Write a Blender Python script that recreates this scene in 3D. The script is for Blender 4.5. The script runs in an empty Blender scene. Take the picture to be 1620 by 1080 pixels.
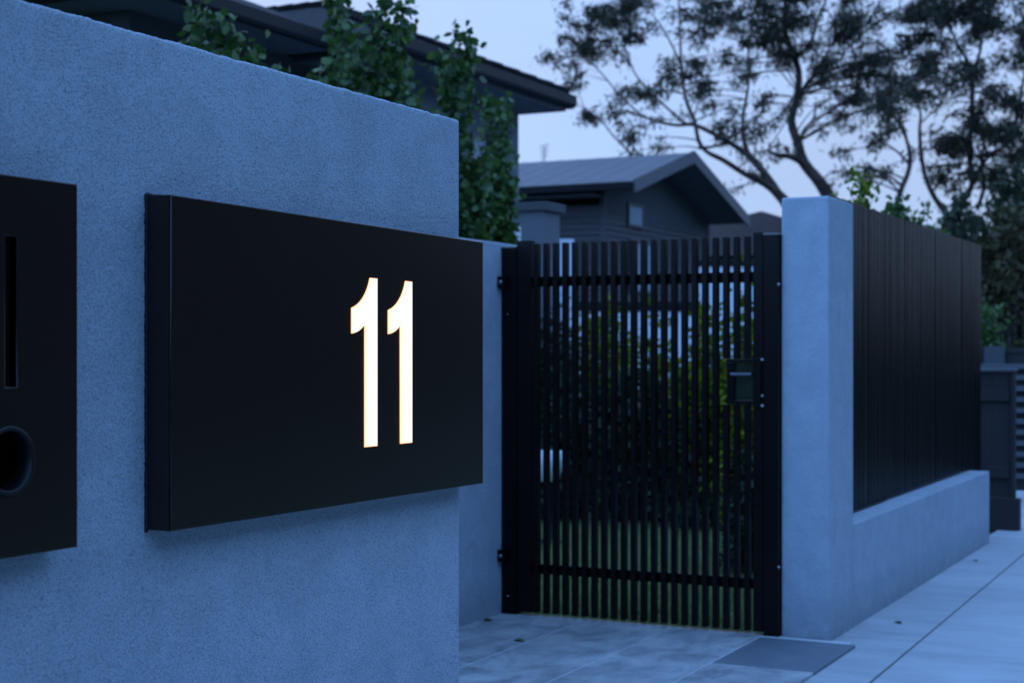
import bpy, math, random
import numpy as np
from mathutils import Vector, Matrix
R = math.radians
SC = bpy.context.scene
COL = SC.collection

# ------------------------------------------------------------------ camera
CT, ST = 0.89362, 0.44884          # camera axis direction in plan (X along the street wall, Y into the garden)
FPX, HOR, EYE = 2475.0, 555.0, 1.30
cam_d = bpy.data.cameras.new('camera'); cam = bpy.data.objects.new('camera', cam_d); COL.objects.link(cam)
fwd = Vector((CT, ST, 0)); rgt = Vector((ST, -CT, 0)); up = Vector((0, 0, 1))
cam.matrix_world = Matrix((( rgt.x, 0, -fwd.x, 0), (rgt.y, 0, -fwd.y, 0), (0, 1, 0, EYE), (0, 0, 0, 1)))
cam_d.sensor_width = 36; cam_d.lens = 55; cam_d.shift_y = 15/1620
cam_d.clip_start = 0.05; cam_d.clip_end = 3000
cam_d.dof.use_dof = True; cam_d.dof.focus_distance = 3.60; cam_d.dof.aperture_fstop = 5.4
cam_d.dof.aperture_blades = 0
SC.camera = cam

def P(px, py, D):
    """point seen at photo pixel (px,py) at depth D along the camera axis"""
    u = (px-810)/FPX
    return Vector((D*(CT+u*ST), D*(ST-u*CT), EYE+(HOR-py)*D/FPX))
def PY(px, py, Y):
    u = (px-810)/FPX
    return P(px, py, Y/(ST-u*CT))

# ------------------------------------------------------------------ sky
W = bpy.data.worlds.new('World'); SC.world = W; W.use_nodes = True
nt = W.node_tree; N = nt.nodes; L = nt.links
for n in list(N): N.remove(n)
out = N.new('ShaderNodeOutputWorld'); bg = N.new('ShaderNodeBackground')
sky = N.new('ShaderNodeTexSky'); sky.sky_type = 'NISHITA'; sky.sun_disc = False
SUN_EL, SUN_AZ = 5.0, 40.0          # low sun beyond the houses
sky.sun_elevation = R(SUN_EL); sky.sun_rotation = R(90-SUN_AZ)
sky.air_density = 1.6; sky.dust_density = 0.3; sky.ozone_density = 3.0; sky.altitude = 50
tc = N.new('ShaderNodeTexCoord')
mp = N.new('ShaderNodeMapping'); mp.inputs['Scale'].default_value = (1.0, 1.0, 3.6)
cn = N.new('ShaderNodeTexNoise'); cn.inputs['Scale'].default_value = 1.7; cn.inputs['Detail'].default_value = 5; cn.inputs['Roughness'].default_value = .5; cn.inputs['Distortion'].default_value = .4
cr = N.new('ShaderNodeValToRGB'); cr.color_ramp.elements[0].position = .36; cr.color_ramp.elements[1].position = .68
cr.color_ramp.elements[0].color = (0, 0, 0, 1); cr.color_ramp.elements[1].color = (1, 1, 1, 1)
sep = N.new('ShaderNodeSeparateXYZ')
# thin dusk cloud, thicker towards the horizon
hz = N.new('ShaderNodeMapRange'); hz.inputs['From Min'].default_value = 0.28; hz.inputs['From Max'].default_value = 0.8
hz.inputs['To Min'].default_value = 1.0; hz.inputs['To Max'].default_value = 0.15
mul = N.new('ShaderNodeMath'); mul.operation = 'MULTIPLY'
add = N.new('ShaderNodeMath'); add.operation = 'MULTIPLY_ADD'; add.inputs[1].default_value = .22; add.inputs[2].default_value = .78; add.use_clamp = True
mul2 = N.new('ShaderNodeMath'); mul2.operation = 'MULTIPLY'
tint = N.new('ShaderNodeMix'); tint.data_type = 'RGBA'; tint.blend_type = 'MULTIPLY'; tint.inputs[0].default_value = 1.0
tint.inputs[7].default_value = (0.75, 0.95, 1.35, 1)
mix = N.new('ShaderNodeMix'); mix.data_type = 'RGBA'
cc = N.new('ShaderNodeMix'); cc.data_type = 'RGBA'; cc.inputs[6].default_value = (2.15, 2.86, 4.30, 1); cc.inputs[7].default_value = (2.85, 2.92, 3.7, 1)
dw = N.new('ShaderNodeVectorMath'); dw.operation = 'DOT_PRODUCT'; dw.inputs[1].default_value = (math.cos(R(58)), math.sin(R(58)), .12)
dwm = N.new('ShaderNodeMapRange'); dwm.inputs['From Min'].default_value = .82; dwm.inputs['From Max'].default_value = .99
L.new(tc.outputs['Generated'], dw.inputs[0]); L.new(dw.outputs['Value'], dwm.inputs['Value']); L.new(dwm.outputs[0], cc.inputs[0]); L.new(cc.outputs[2], mix.inputs[7])
L.new(tc.outputs['Generated'], mp.inputs[0]); L.new(mp.outputs[0], cn.inputs[0]); L.new(cn.outputs[0], cr.inputs[0])
L.new(tc.outputs['Generated'], sep.inputs[0]); L.new(sep.outputs[2], hz.inputs['Value'])
L.new(cr.outputs[0], add.inputs[0]); L.new(add.outputs[0], mul.inputs[0]); L.new(hz.outputs[0], mul.inputs[1])
L.new(sky.outputs[0], tint.inputs[6])
# the cloud is lit on the side of the afterglow only
dt = N.new('ShaderNodeVectorMath'); dt.operation = 'DOT_PRODUCT'; dt.inputs[1].default_value = (math.cos(R(30)), math.sin(R(30)), 0)
dm = N.new('ShaderNodeMapRange'); dm.inputs['From Min'].default_value = -.3; dm.inputs['From Max'].default_value = .8
dm.inputs['To Min'].default_value = .0; dm.inputs['To Max'].default_value = 1.0
L.new(tc.outputs['Generated'], dt.inputs[0]); L.new(dt.outputs['Value'], dm.inputs['Value'])
L.new(mul.outputs[0], mul2.inputs[0]); L.new(dm.outputs[0], mul2.inputs[1])
veil = N.new('ShaderNodeMix'); veil.data_type = 'RGBA'; veil.inputs[0].default_value = .85
veil.inputs[7].default_value = (2.35, 5.05, 10.9, 1)      # even blue-hour veil over the whole dome
L.new(tint.outputs[2], veil.inputs[6])
L.new(mul2.outputs[0], mix.inputs[0]); L.new(veil.outputs[2], mix.inputs[6])
L.new(mix.outputs[2], bg.inputs[0]); L.new(bg.outputs[0], out.inputs[0])
bg.inputs[1].default_value = 0.12

sd = bpy.data.lights.new('sun', 'SUN'); sun = bpy.data.objects.new('sun', sd); COL.objects.link(sun)
sd.energy = 0.05; sd.angle = R(12); sd.color = (1.0, .9, .85)
sun.rotation_euler = (R(90-SUN_EL), 0, R(SUN_AZ+90))
SC.view_settings.view_transform = 'Standard'; SC.view_settings.look = 'None'
SC.view_settings.exposure = 0.8; SC.view_settings.gamma = 1
SC.render.engine = 'CYCLES'

# ------------------------------------------------------------------ helpers
def tag(o, label=None, cat=None, group=None, kind=None):
    if label: o['label'] = label
    if cat: o['category'] = cat
    if group: o['group'] = group
    if kind: o['kind'] = kind
    return o
def empty(name, loc, rz=0, label=None, cat=None, group=None):
    o = bpy.data.objects.new(name, None); COL.objects.link(o)
    o.location = loc; o.rotation_euler = (0, 0, rz); o.empty_display_size = .1
    return tag(o, label, cat, group)

class MB:
    def __init__(s): s.v = []; s.f = []; s.m = []; s.cur = 0
    def add(s, vs, fs):
        b = len(s.v); s.v += [tuple(v) for v in vs]; s.f += [tuple(b+i for i in f) for f in fs]; s.m += [s.cur]*len(fs); return s
    def box(s, a, b):
        x0, y0, z0 = a; x1, y1, z1 = b
        return s.add([(x0,y0,z0),(x1,y0,z0),(x1,y1,z0),(x0,y1,z0),(x0,y0,z1),(x1,y0,z1),(x1,y1,z1),(x0,y1,z1)],
                     [(0,3,2,1),(4,5,6,7),(0,1,5,4),(1,2,6,5),(2,3,7,6),(3,0,4,7)])
    def prism(s, pts, axis, a, b):
        """2-D outline extruded along an axis (0,1,2) from a to b"""
        n = len(pts)
        def mk(p, t):
            q = [p[0], p[1]]; q.insert(axis, t); return tuple(q)
        vs = [mk(p, a) for p in pts]+[mk(p, b) for p in pts]
        fs = [tuple(range(n))[::-1], tuple(range(n, 2*n))]+[(i, (i+1) % n, n+(i+1) % n, n+i) for i in range(n)]
        return s.add(vs, fs)
    def tube(s, pts, rads, n=8, cap=True):
        pts = [Vector(p) for p in pts]; k = len(pts); vs = []
        ref = Vector((.3, .5, .81)).normalized()
        for i, p in enumerate(pts):
            d = (pts[min(i+1, k-1)]-pts[max(i-1, 0)]).normalized()
            a = d.cross(ref)
            if a.length < 1e-3: a = d.cross(Vector((1, 0, 0)))
            a.normalize(); b = d.cross(a)
            r = rads[i] if hasattr(rads, '__len__') else rads
            for j in range(n):
                t = 2*math.pi*j/n; vs.append(p+a*math.cos(t)*r+b*math.sin(t)*r)
        fs = [(i*n+j, i*n+(j+1) % n, (i+1)*n+(j+1) % n, (i+1)*n+j) for i in range(k-1) for j in range(n)]
        if cap: fs += [tuple(range(n))[::-1], tuple((k-1)*n+j for j in range(n))]
        return s.add(vs, fs)
    def lathe(s, prof, c, n=24):
        vs = [(c[0]+r*math.cos(2*math.pi*j/n), c[1]+r*math.sin(2*math.pi*j/n), c[2]+z) for r, z in prof for j in range(n)]
        k = len(prof)
        return s.add(vs, [(i*n+j, i*n+(j+1) % n, (i+1)*n+(j+1) % n, (i+1)*n+j) for i in range(k-1) for j in range(n)])
    def build(s, name, mats, parent=None, bevel=0, seg=2, smooth=False):
        me = bpy.data.meshes.new(name); me.from_pydata(s.v, [], s.f)
        if not isinstance(mats, (list, tuple)): mats = [mats]
        for m in mats: me.materials.append(m)
        if len(mats) > 1: me.polygons.foreach_set('material_index', s.m)
        if smooth: me.polygons.foreach_set('use_smooth', [True]*len(s.f))
        me.update()
        o = bpy.data.objects.new(name, me); COL.objects.link(o)
        if parent: o.parent = parent
        if bevel:
            bm = o.modifiers.new('bevel', 'BEVEL'); bm.width = bevel; bm.segments = seg; bm.limit_method = 'ANGLE'; bm.harden_normals = False
        return o

def mat(name, col, rough=.8, metal=0, noise=None, bump=None, col2=None, spec=.5, coord='Object', stretch=(1,1,1), emis=None, estr=0, trans=0):
    """noise=(scale,detail,lo,hi) mixes col->col2 ; bump=[(scale,strength,distance),...]"""
    m = bpy.data.materials.new(name); m.use_nodes = True; t = m.node_tree; b = t.nodes['Principled BSDF']
    b.inputs['Base Color'].default_value = (*col, 1); b.inputs['Roughness'].default_value = rough; b.inputs['Metallic'].default_value = metal
    b.inputs['Specular IOR Level'].default_value = spec
    c = t.nodes.new('ShaderNodeTexCoord'); mp = t.nodes.new('ShaderNodeMapping'); mp.inputs['Scale'].default_value = stretch
    t.links.new(c.outputs[coord], mp.inputs[0])
    if noise:
        n = t.nodes.new('ShaderNodeTexNoise'); n.inputs['Scale'].default_value = noise[0]; n.inputs['Detail'].default_value = noise[1]
        r = t.nodes.new('ShaderNodeValToRGB'); r.color_ramp.elements[0].position = noise[2]; r.color_ramp.elements[1].position = noise[3]
        r.color_ramp.elements[0].color = (*col, 1); r.color_ramp.elements[1].color = (*(col2 or col), 1)
        t.links.new(mp.outputs[0], n.inputs[0]); t.links.new(n.outputs[0], r.inputs[0]); t.links.new(r.outputs[0], b.inputs['Base Color'])
    prev = None
    for (sc, st, di) in (bump or []):
        n = t.nodes.new('ShaderNodeTexNoise'); n.inputs['Scale'].default_value = sc; n.inputs['Detail'].default_value = 3
        bp = t.nodes.new('ShaderNodeBump'); bp.inputs['Strength'].default_value = st; bp.inputs['Distance'].default_value = di
        t.links.new(mp.outputs[0], n.inputs[0]); t.links.new(n.outputs[0], bp.inputs['Height'])
        if prev: t.links.new(prev.outputs[0], bp.inputs['Normal'])
        prev = bp
    if prev: t.links.new(prev.outputs[0], b.inputs['Normal'])
    if emis: b.inputs['Emission Color'].default_value = (*emis, 1); b.inputs['Emission Strength'].default_value = estr
    return m

def render_coat(name, c1, c2, fine=1.0):
    """textured acrylic render: fine grains, broad trowel mottling, faint rain streaks"""
    m = bpy.data.materials.new(name); m.use_nodes = True; t = m.node_tree; b = t.nodes['Principled BSDF']; nn = t.nodes; l = t.links
    b.inputs['Roughness'].default_value = .9; b.inputs['Specular IOR Level'].default_value = .25
    c = nn.new('ShaderNodeTexCoord')
    def noise(s, d=2, r=.5, src=None):
        n = nn.new('ShaderNodeTexNoise'); n.inputs['Scale'].default_value = s; n.inputs['Detail'].default_value = d; n.inputs['Roughness'].default_value = r
        l.new(src or c.outputs['Object'], n.inputs[0]); return n
    g = noise(330, 3, .65); g2 = noise(150, 2); big = noise(1.3, 4, .6); med = noise(9, 3, .6)
    mp = nn.new('ShaderNodeMapping'); mp.inputs['Scale'].default_value = (7, 7, .6); l.new(c.outputs['Object'], mp.inputs[0])
    st = noise(1.0, 4, .6, mp.outputs[0])
    def ramp(n, a, bb, ca, cb):
        r = nn.new('ShaderNodeValToRGB'); r.color_ramp.elements[0].position = a; r.color_ramp.elements[1].position = bb
        r.color_ramp.elements[0].color = (*ca, 1); r.color_ramp.elements[1].color = (*cb, 1); l.new(n.outputs[0], r.inputs[0]); return r
    def mulc(a, bb):
        x = nn.new('ShaderNodeMix'); x.data_type = 'RGBA'; x.blend_type = 'MULTIPLY'; x.inputs[0].default_value = 1; l.new(a, x.inputs[6]); l.new(bb, x.inputs[7]); return x.outputs[2]
    base = ramp(big, .3, .7, c1, c2).outputs[0]
    x = mulc(base, ramp(g, .36, .50, (.57, .57, .60), (1.03, 1.03, 1.03)).outputs[0])
    x = mulc(x, ramp(med, .3, .7, (.91, .91, .92), (1.05, 1.05, 1.05)).outputs[0])
    x = mulc(x, ramp(st, .35, .65, (.965, .965, .965), (1.01, 1.01, 1.01)).outputs[0])
    l.new(x, b.inputs['Base Color'])
    # splash dirt near the ground, broken up by noise
    sp = nn.new('ShaderNodeSeparateXYZ'); l.new(c.outputs['Object'], sp.inputs[0])
    hm = nn.new('ShaderNodeMapRange'); hm.inputs['From Min'].default_value = 0; hm.inputs['From Max'].default_value = .22; hm.inputs['To Min'].default_value = .75; hm.inputs['To Max'].default_value = 0
    l.new(sp.outputs[2], hm.inputs['Value']); dn = noise(14, 5, .7)
    hmm = nn.new('ShaderNodeMath'); hmm.operation = 'MULTIPLY'; l.new(hm.outputs[0], hmm.inputs[0]); l.new(dn.outputs[0], hmm.inputs[1])
    xd = nn.new('ShaderNodeMix'); xd.data_type = 'RGBA'; l.new(hmm.outputs[0], xd.inputs[0]); l.new(x, xd.inputs[6]); xd.inputs[7].default_value = (.11, .12, .12, 1)
    l.new(xd.outputs[2], b.inputs['Base Color'])
    b1 = nn.new('ShaderNodeBump'); b1.inputs['Strength'].default_value = .9*fine; b1.inputs['Distance'].default_value = .0035; l.new(g.outputs[0], b1.inputs['Height'])
    b2 = nn.new('ShaderNodeBump'); b2.inputs['Strength'].default_value = .35*fine; b2.inputs['Distance'].default_value = .006; l.new(g2.outputs[0], b2.inputs['Height']); l.new(b1.outputs[0], b2.inputs['Normal'])
    b3 = nn.new('ShaderNodeBump'); b3.inputs['Strength'].default_value = .25; b3.inputs['Distance'].default_value = .03; l.new(med.outputs[0], b3.inputs['Height']); l.new(b2.outputs[0], b3.inputs['Normal'])
    l.new(b3.outputs[0], b.inputs['Normal'])
    return m

def leaf_mat(name, c1, c2, rough=.5, trans=.25, spec=.4):
    m = bpy.data.materials.new(name); m.use_nodes = True; t = m.node_tree; b = t.nodes['Principled BSDF']; nn = t.nodes; l = t.links
    g = nn.new('ShaderNodeNewGeometry'); r = nn.new('ShaderNodeValToRGB')
    r.color_ramp.elements[0].color = (*c1, 1); r.color_ramp.elements[1].color = (*c2, 1)
    l.new(g.outputs['Random Per Island'], r.inputs[0]); l.new(r.outputs[0], b.inputs['Base Color'])
    b.inputs['Roughness'].default_value = rough; b.inputs['Specular IOR Level'].default_value = spec
    if trans:
        tr = nn.new('ShaderNodeBsdfTranslucent'); l.new(r.outputs[0], tr.inputs[0])
        ms = nn.new('ShaderNodeMixShader'); ms.inputs[0].default_value = trans
        l.new(b.outputs[0], ms.inputs[1]); l.new(tr.outputs[0], ms.inputs[2]); l.new(ms.outputs[0], nn['Material Output'].inputs[0])
    return m

M = {}
M['render'] = render_coat('grey_render', (.395, .465, .54), (.455, .53, .605))
M['render2'] = render_coat('grey_render_smooth', (.385, .45, .52), (.435, .505, .575), .6)
M['black'] = mat('black_powdercoat', (.0120, .0056, .0038), .28, noise=(3, 4, .3, .7), col2=(.0150, .0074, .0050), bump=[(900, .12, .0006), (4, .05, .01)], spec=.42)
M['slat'] = mat('black_slat_paint', (.0040, .0022, .0020), .34, noise=(5, 3, .3, .7), col2=(.0062, .0036, .0032), bump=[(300, .08, .001)], spec=.17)
M['steel'] = mat('stainless_bolt', (.30, .30, .31), .35, metal=1)
M['hole'] = mat('dark_opening', (.004, .004, .004), .9)
M['seal'] = mat('black_sealant', (.004, .004, .004), .7, bump=[(160, .8, .004)])
M['timber'] = mat('black_timber', (.012, .010, .012), .65, noise=(2, 5, .3, .7), col2=(.022, .018, .022), stretch=(12, 12, 1), bump=[(8, .4, .003)])
M['bolt'] = M['steel']
M['glow'] = mat('opal_acrylic', (.9, .85, .75), .4, emis=(1.0, .93, .82), estr=.54)
M['rim'] = mat('amber_acrylic_edge', (.8, .5, .25), .4, emis=(1.0, .46, .16), estr=1.0)
M['bark'] = mat('gum_bark', (.050, .028, .022), .85, noise=(2.5, 5, .35, .65), col2=(.12, .070, .055), bump=[(9, .6, .03)])
M['pearbark'] = mat('pear_bark', (.05, .045, .04), .85, noise=(20, 4, .4, .6), col2=(.09, .08, .07), bump=[(60, .5, .005)])
M['gum'] = leaf_mat('gum_leaves', (.022, .022, .014), (.058, .055, .030), .6, .12, .2)
M['pear'] = leaf_mat('pear_leaves', (.026, .075, .018), (.10, .17, .035), .42, .3, .5)
M['lime'] = leaf_mat('lime_hedge_leaves', (.05, .085, .003), (.22, .26, .006), .6, .35, .2)
M['lime2'] = leaf_mat('young_leaves', (.07, .12, .01), (.20, .26, .02), .5, .3)
M['hedge'] = leaf_mat('dark_hedge_leaves', (.008, .018, .006), (.028, .050, .012), .5, .15)
M['bush'] = leaf_mat('bush_leaves', (.020, .035, .014), (.060, .070, .030), .6, .12)
M['rust'] = leaf_mat('russet_leaves', (.050, .032, .012), (.080, .075, .022), .6, .12)

# ------------------------------------------------------------------ ground
def ramp_ground(name, c1, c2, c3, s1, s2, rough, bumps, stretch=(1, 1, 1)):
    m = bpy.data.materials.new(name); m.use_nodes = True; t = m.node_tree; b = t.nodes['Principled BSDF']; nn = t.nodes; l = t.links
    c = nn.new('ShaderNodeTexCoord'); mp = nn.new('ShaderNodeMapping'); mp.inputs['Scale'].default_value = stretch; l.new(c.outputs['Object'], mp.inputs[0])
    n1 = nn.new('ShaderNodeTexNoise'); n1.inputs['Scale'].default_value = s1; n1.inputs['Detail'].default_value = 8; n1.inputs['Roughness'].default_value = .72; n1.inputs['Distortion'].default_value = .35
    n2 = nn.new('ShaderNodeTexNoise'); n2.inputs['Scale'].default_value = s2; n2.inputs['Detail'].default_value = 4
    l.new(mp.outputs[0], n1.inputs[0]); l.new(c.outputs['Object'], n2.inputs[0])
    r = nn.new('ShaderNodeValToRGB'); e = r.color_ramp.elements; e[0].position = .3; e[0].color = (*c1, 1); e[1].position = .72; e[1].color = (*c3, 1)
    k = r.color_ramp.elements.new(.5); k.color = (*c2, 1); l.new(n1.outputs[0], r.inputs[0])
    r2 = nn.new('ShaderNodeValToRGB'); r2.color_ramp.elements[0].position = .3; r2.color_ramp.elements[0].color = (.82, .82, .82, 1); r2.color_ramp.elements[1].position = .7; r2.color_ramp.elements[1].color = (1.08, 1.08, 1.08, 1)
    l.new(n2.outputs[0], r2.inputs[0])
    x = nn.new('ShaderNodeMix'); x.data_type = 'RGBA'; x.blend_type = 'MULTIPLY'; x.inputs[0].default_value = 1; l.new(r.outputs[0], x.inputs[6]); l.new(r2.outputs[0], x.inputs[7])
    ge = nn.new('ShaderNodeNewGeometry'); ri = nn.new('ShaderNodeMapRange'); ri.inputs['To Min'].default_value = .86; ri.inputs['To Max'].default_value = 1.08; l.new(ge.outputs['Random Per Island'], ri.inputs['Value'])
    xi = nn.new('ShaderNodeMix'); xi.data_type = 'RGBA'; xi.blend_type = 'MULTIPLY'; xi.inputs[0].default_value = 1; l.new(x.outputs[2], xi.inputs[6]); l.new(ri.outputs[0], xi.inputs[7])
    l.new(xi.outputs[2], b.inputs['Base Color']); b.inputs['Roughness'].default_value = rough
    prev = None
    for (sc, stg, di) in bumps:
        n = nn.new('ShaderNodeTexNoise'); n.inputs['Scale'].default_value = sc; n.inputs['Detail'].default_value = 3; l.new(mp.outputs[0], n.inputs[0])
        bp = nn.new('ShaderNodeBump'); bp.inputs['Strength'].default_value = stg; bp.inputs['Distance'].default_value = di; l.new(n.outputs[0], bp.inputs['Height'])
        if prev: l.new(prev.outputs[0], bp.inputs['Normal'])
        prev = bp
    l.new(prev.outputs[0], b.inputs['Normal'])
    return m
M['soil'] = ramp_ground('garden_soil', (.03, .035, .02), (.04, .05, .025), (.06, .06, .035), 1.2, 6, .95, [(20, .5, .02)])
M['lawn'] = ramp_ground('lawn_turf', (.10, .14, .04), (.14, .19, .06), (.18, .22, .09), 3, 40, .9, [(80, .8, .02)])
M['conc'] = ramp_ground('footpath_concrete', (.34, .365, .39), (.435, .455, .485), (.50, .52, .55), 1.6, .7, .8, [(6, .25, .01), (60, .3, .003)], (4, 1.2, 1))
M['stone'] = ramp_ground('travertine_paver', (.11, .12, .135), (.29, .31, .33), (.45, .46, .46), 4.2, 2.2, .62, [(9, .3, .004), (90, .3, .0015)], (1, 1.3, 1))
M['stoned'] = ramp_ground('bluestone_paver', (.13, .15, .19), (.155, .18, .22), (.18, .205, .245), 4, 3, .55, [(60, .25, .001)])
M['grout'] = mat('grout', (.46, .49, .52), .9, bump=[(120, .4, .002)])
M['road'] = ramp_ground('asphalt', (.04, .04, .042), (.05, .05, .052), (.065, .065, .066), 2, 30, .85, [(200, .6, .004)])

MB().box((-400, -600, -.30), (900, 900, -.045)).build('ground', M['soil'])['kind'] = 'structure'
MB().box((-60, -11, -.2), (160, -3.6, -.038)).build('road', M['road'])['kind'] = 'structure'
MB().box((-60, -3.6, -.2), (160, -3.42, .0)).build('kerb', M['conc'], bevel=.02)['kind'] = 'structure'
MB().box((-60, -3.42, -.2), (160, -.25, -.006)).build('nature_strip', M['lawn'])['kind'] = 'structure'
# footpath bays either side of the sawn control joint (one slab sheet with grooves as real gaps)
fp = MB()
random.seed(3)
x = -8.0
jy = lambda X: 1.40+.0165*X
while x < 34:
    x1 = x+4.2 if not (5 < x < 12) else x+6.0
    g = .006
    a0, a1 = jy(x), jy(x1)
    for (ya, yb) in (((-.25, -.25), (a0-g, a1-g)), ((a0+g, a1+g), (1.95, 1.95) if x > 5.5 else (1.90, 1.90))):
        fp.add([(x, ya[0], -.12), (x1-.006, ya[1], -.12), (x1-.006, yb[1], -.12), (x, yb[0], -.12), (x, ya[0], 0), (x1-.006, ya[1], 0), (x1-.006, yb[1], 0), (x, yb[0], 0)],
               [(0,3,2,1),(4,5,6,7),(0,1,5,4),(1,2,6,5),(2,3,7,6),(3,0,4,7)])
    x = x1
fp.build('footpath', M['conc'], bevel=.003)['kind'] = 'structure'
MB().box((34, -.25, -.12), (90, 1.95, -.002)).build('footpath', M['conc'])['kind'] = 'structure'
# neighbour driveway crossing beyond the timber fence
MB().box((12.05, 1.96, -.12), (30, 9, -.004)).build('driveway', M['conc'])['kind'] = 'structure'
# recessed entry paving
MB().box((3.46, 1.76, -.06), (6.860, 3.52, .0118)).build('paving_bed', M['grout'])['kind'] = 'structure'
pv = MB()
rows = [(1.73, 6.15-.66*5), (2.17, 6.48-.66*5), (2.61, 6.05-.66*5), (3.05, 6.36-.66*5)]
for ri, (y0, x0) in enumerate(rows):
    for k in range(7):
        a, b = x0+.66*k+.004, x0+.66*(k+1)-.004
        a = max(a, 3.44); b = min(b, 6.868)
        if b-a < .06: continue
        pv.cur = 1 if (ri == 0 and k == 5) else 0
        dz = random.uniform(-.0008, .0008)
        pv.box((a, y0+.004, -.02), (b, y0+.436, .0135+dz))
        if ri > 0 and b > 6.8: pass
pv.cur = 0
pv.build('entry_paving', [M['stone'], M['stoned']], bevel=.0015)['kind'] = 'structure'
MB().box((6.882, 2.1, -.2), (14.0, 12.0, -.012)).build('lawn', M['lawn'])['kind'] = 'structure'
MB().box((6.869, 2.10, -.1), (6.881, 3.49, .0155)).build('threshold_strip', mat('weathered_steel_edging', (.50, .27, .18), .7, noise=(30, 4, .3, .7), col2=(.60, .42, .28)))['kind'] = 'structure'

# grass blades on the lawn
def blades(n, rng, x0, x1, y0, y1, h=.045):
    xy = rng.random((n, 2))*[x1-x0, y1-y0]+[x0, y0]; a = rng.random(n)*6.283; hh = h*(.5+rng.random(n)*.8); w = .0028
    dx, dy = np.cos(a)*w, np.sin(a)*w; lx, ly = rng.normal(0, .014, n), rng.normal(0, .014, n)
    v = np.zeros((n, 3, 3)); z = -.014
    v[:, 0] = np.c_[xy[:, 0]-dx, xy[:, 1]-dy, np.full(n, z)]; v[:, 1] = np.c_[xy[:, 0]+dx, xy[:, 1]+dy, np.full(n, z)]
    v[:, 2] = np.c_[xy[:, 0]+lx, xy[:, 1]+ly, z+hh]
    return v
def mesh_np(name, v, k, m, parent=None):
    """v: (n,k,3) array of independent polygons"""
    n = len(v); me = bpy.data.meshes.new(name); me.vertices.add(n*k); me.vertices.foreach_set('co', v.reshape(-1))
    me.loops.add(n*k); me.loops.foreach_set('vertex_index', np.arange(n*k, dtype=np.int32))
    me.polygons.add(n); me.polygons.foreach_set('loop_start', np.arange(0, n*k, k, dtype=np.int32)); me.polygons.foreach_set('loop_total', np.full(n, k, dtype=np.int32))
    me.update(calc_edges=True); me.validate()
    if m: me.materials.append(m)
    o = bpy.data.objects.new(name, me); COL.objects.link(o)
    if parent: o.parent = parent
    return o
M['grass'] = leaf_mat('grass_blades', (.13, .19, .05), (.27, .32, .13), .6, .25)
rng = np.random.default_rng(5)
g = mesh_np('grass', blades(60000, rng, 6.94, 11.3, 2.3, 6.6), 3, M['grass']); tag(g, 'short mown grass behind the slatted gate', 'grass', kind='stuff')

# ------------------------------------------------------------------ front wall with worn textured top edge
def front_wall():
    root = empty('rendered_wall', (0, 0, 0), label='tall textured grey-blue rendered wall in the foreground carrying the black boxes', cat='wall')
    x0, x1, ya, yb, z0, z1 = -3.0, 3.430, 1.868, 2.20, -.05, 1.876
    b = MB()
    rr = .009
    # profile (y,z) round the top, fine steps near arrises
    prof = [(ya, z0), (ya, 1.0), (ya, 1.70), (ya, 1.80), (ya, 1.84), (ya, z1-rr*1.6)]
    for k in range(1, 6):
        t = k/6*math.pi/2; prof.append((ya+rr-rr*math.cos(t), z1-rr+rr*math.sin(t)))
    prof += [(ya+rr*1.5, z1), (ya+.05, z1), (yb-.05, z1), (yb-rr, z1)]
    for k in range(1, 4):
        t = k/4*math.pi/2; prof.append((yb-rr+rr*math.sin(t), z1-rr+rr*math.cos(t)))
    prof += [(yb, z1-.03), (yb, z0)]
    xs = [x0, 0.0, .8]+list(np.arange(1.0, 3.40, .0045))+[3.405, 3.41, 3.415, 3.4195]+[x1-rr+rr*math.sin(t) for t in (0, .3, .6, .9, 1.2, math.pi/2)]
    from mathutils import noise as mn
    vs = []; K = len(prof)
    for i, xx in enumerate(xs):
        inset = 0
        if xx > x1-rr: inset = rr-math.sqrt(max(0, rr*rr-(xx-(x1-rr))**2))
        for j, (y, z) in enumerate(prof):
            d = 0; zz = z; yy = y
            if z > z1-.02:
                a = mn.noise(Vector((xx*150, y*150, 1.3)))*.0016+mn.noise(Vector((xx*28, 3.1, 9)))*.0022+mn.noise(Vector((xx*7, 1, 4)))*.002
                zz += a; 
                if j < 12: yy += abs(mn.noise(Vector((xx*90, 8, z*90))))*.0018
            if inset:
                yy = y+inset if y < (ya+yb)/2 else y-inset
                if z > z1-.02: zz -= inset
            vs.append((xx, yy, zz))
    fs = [(i*K+j, (i+1)*K+j, (i+1)*K+j+1, i*K+j+1) for i in range(len(xs)-1) for j in range(K-1)]
    nlast = (len(xs)-1)*K
    fs.append(tuple(nlast+j for j in range(K))); fs.append(tuple(range(K))[::-1])
    b.add(vs, fs); o = b.build('wall_face', M['render'], root, smooth=True)
    # smooth but keep end crisp
    # pier running back to the recessed wall
    return root
front_wall()
rw = MB().box((3.05, 3.495, -.05), (7.02, 3.74, 1.830)).box((3.08, 2.203, -.05), (3.42, 3.493, 1.872))
o = rw.build('recessed_wall', M['render2'], bevel=.006); tag(o, 'narrow pale strip of rendered wall set back beside the hinge post of the gate', 'wall')

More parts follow.
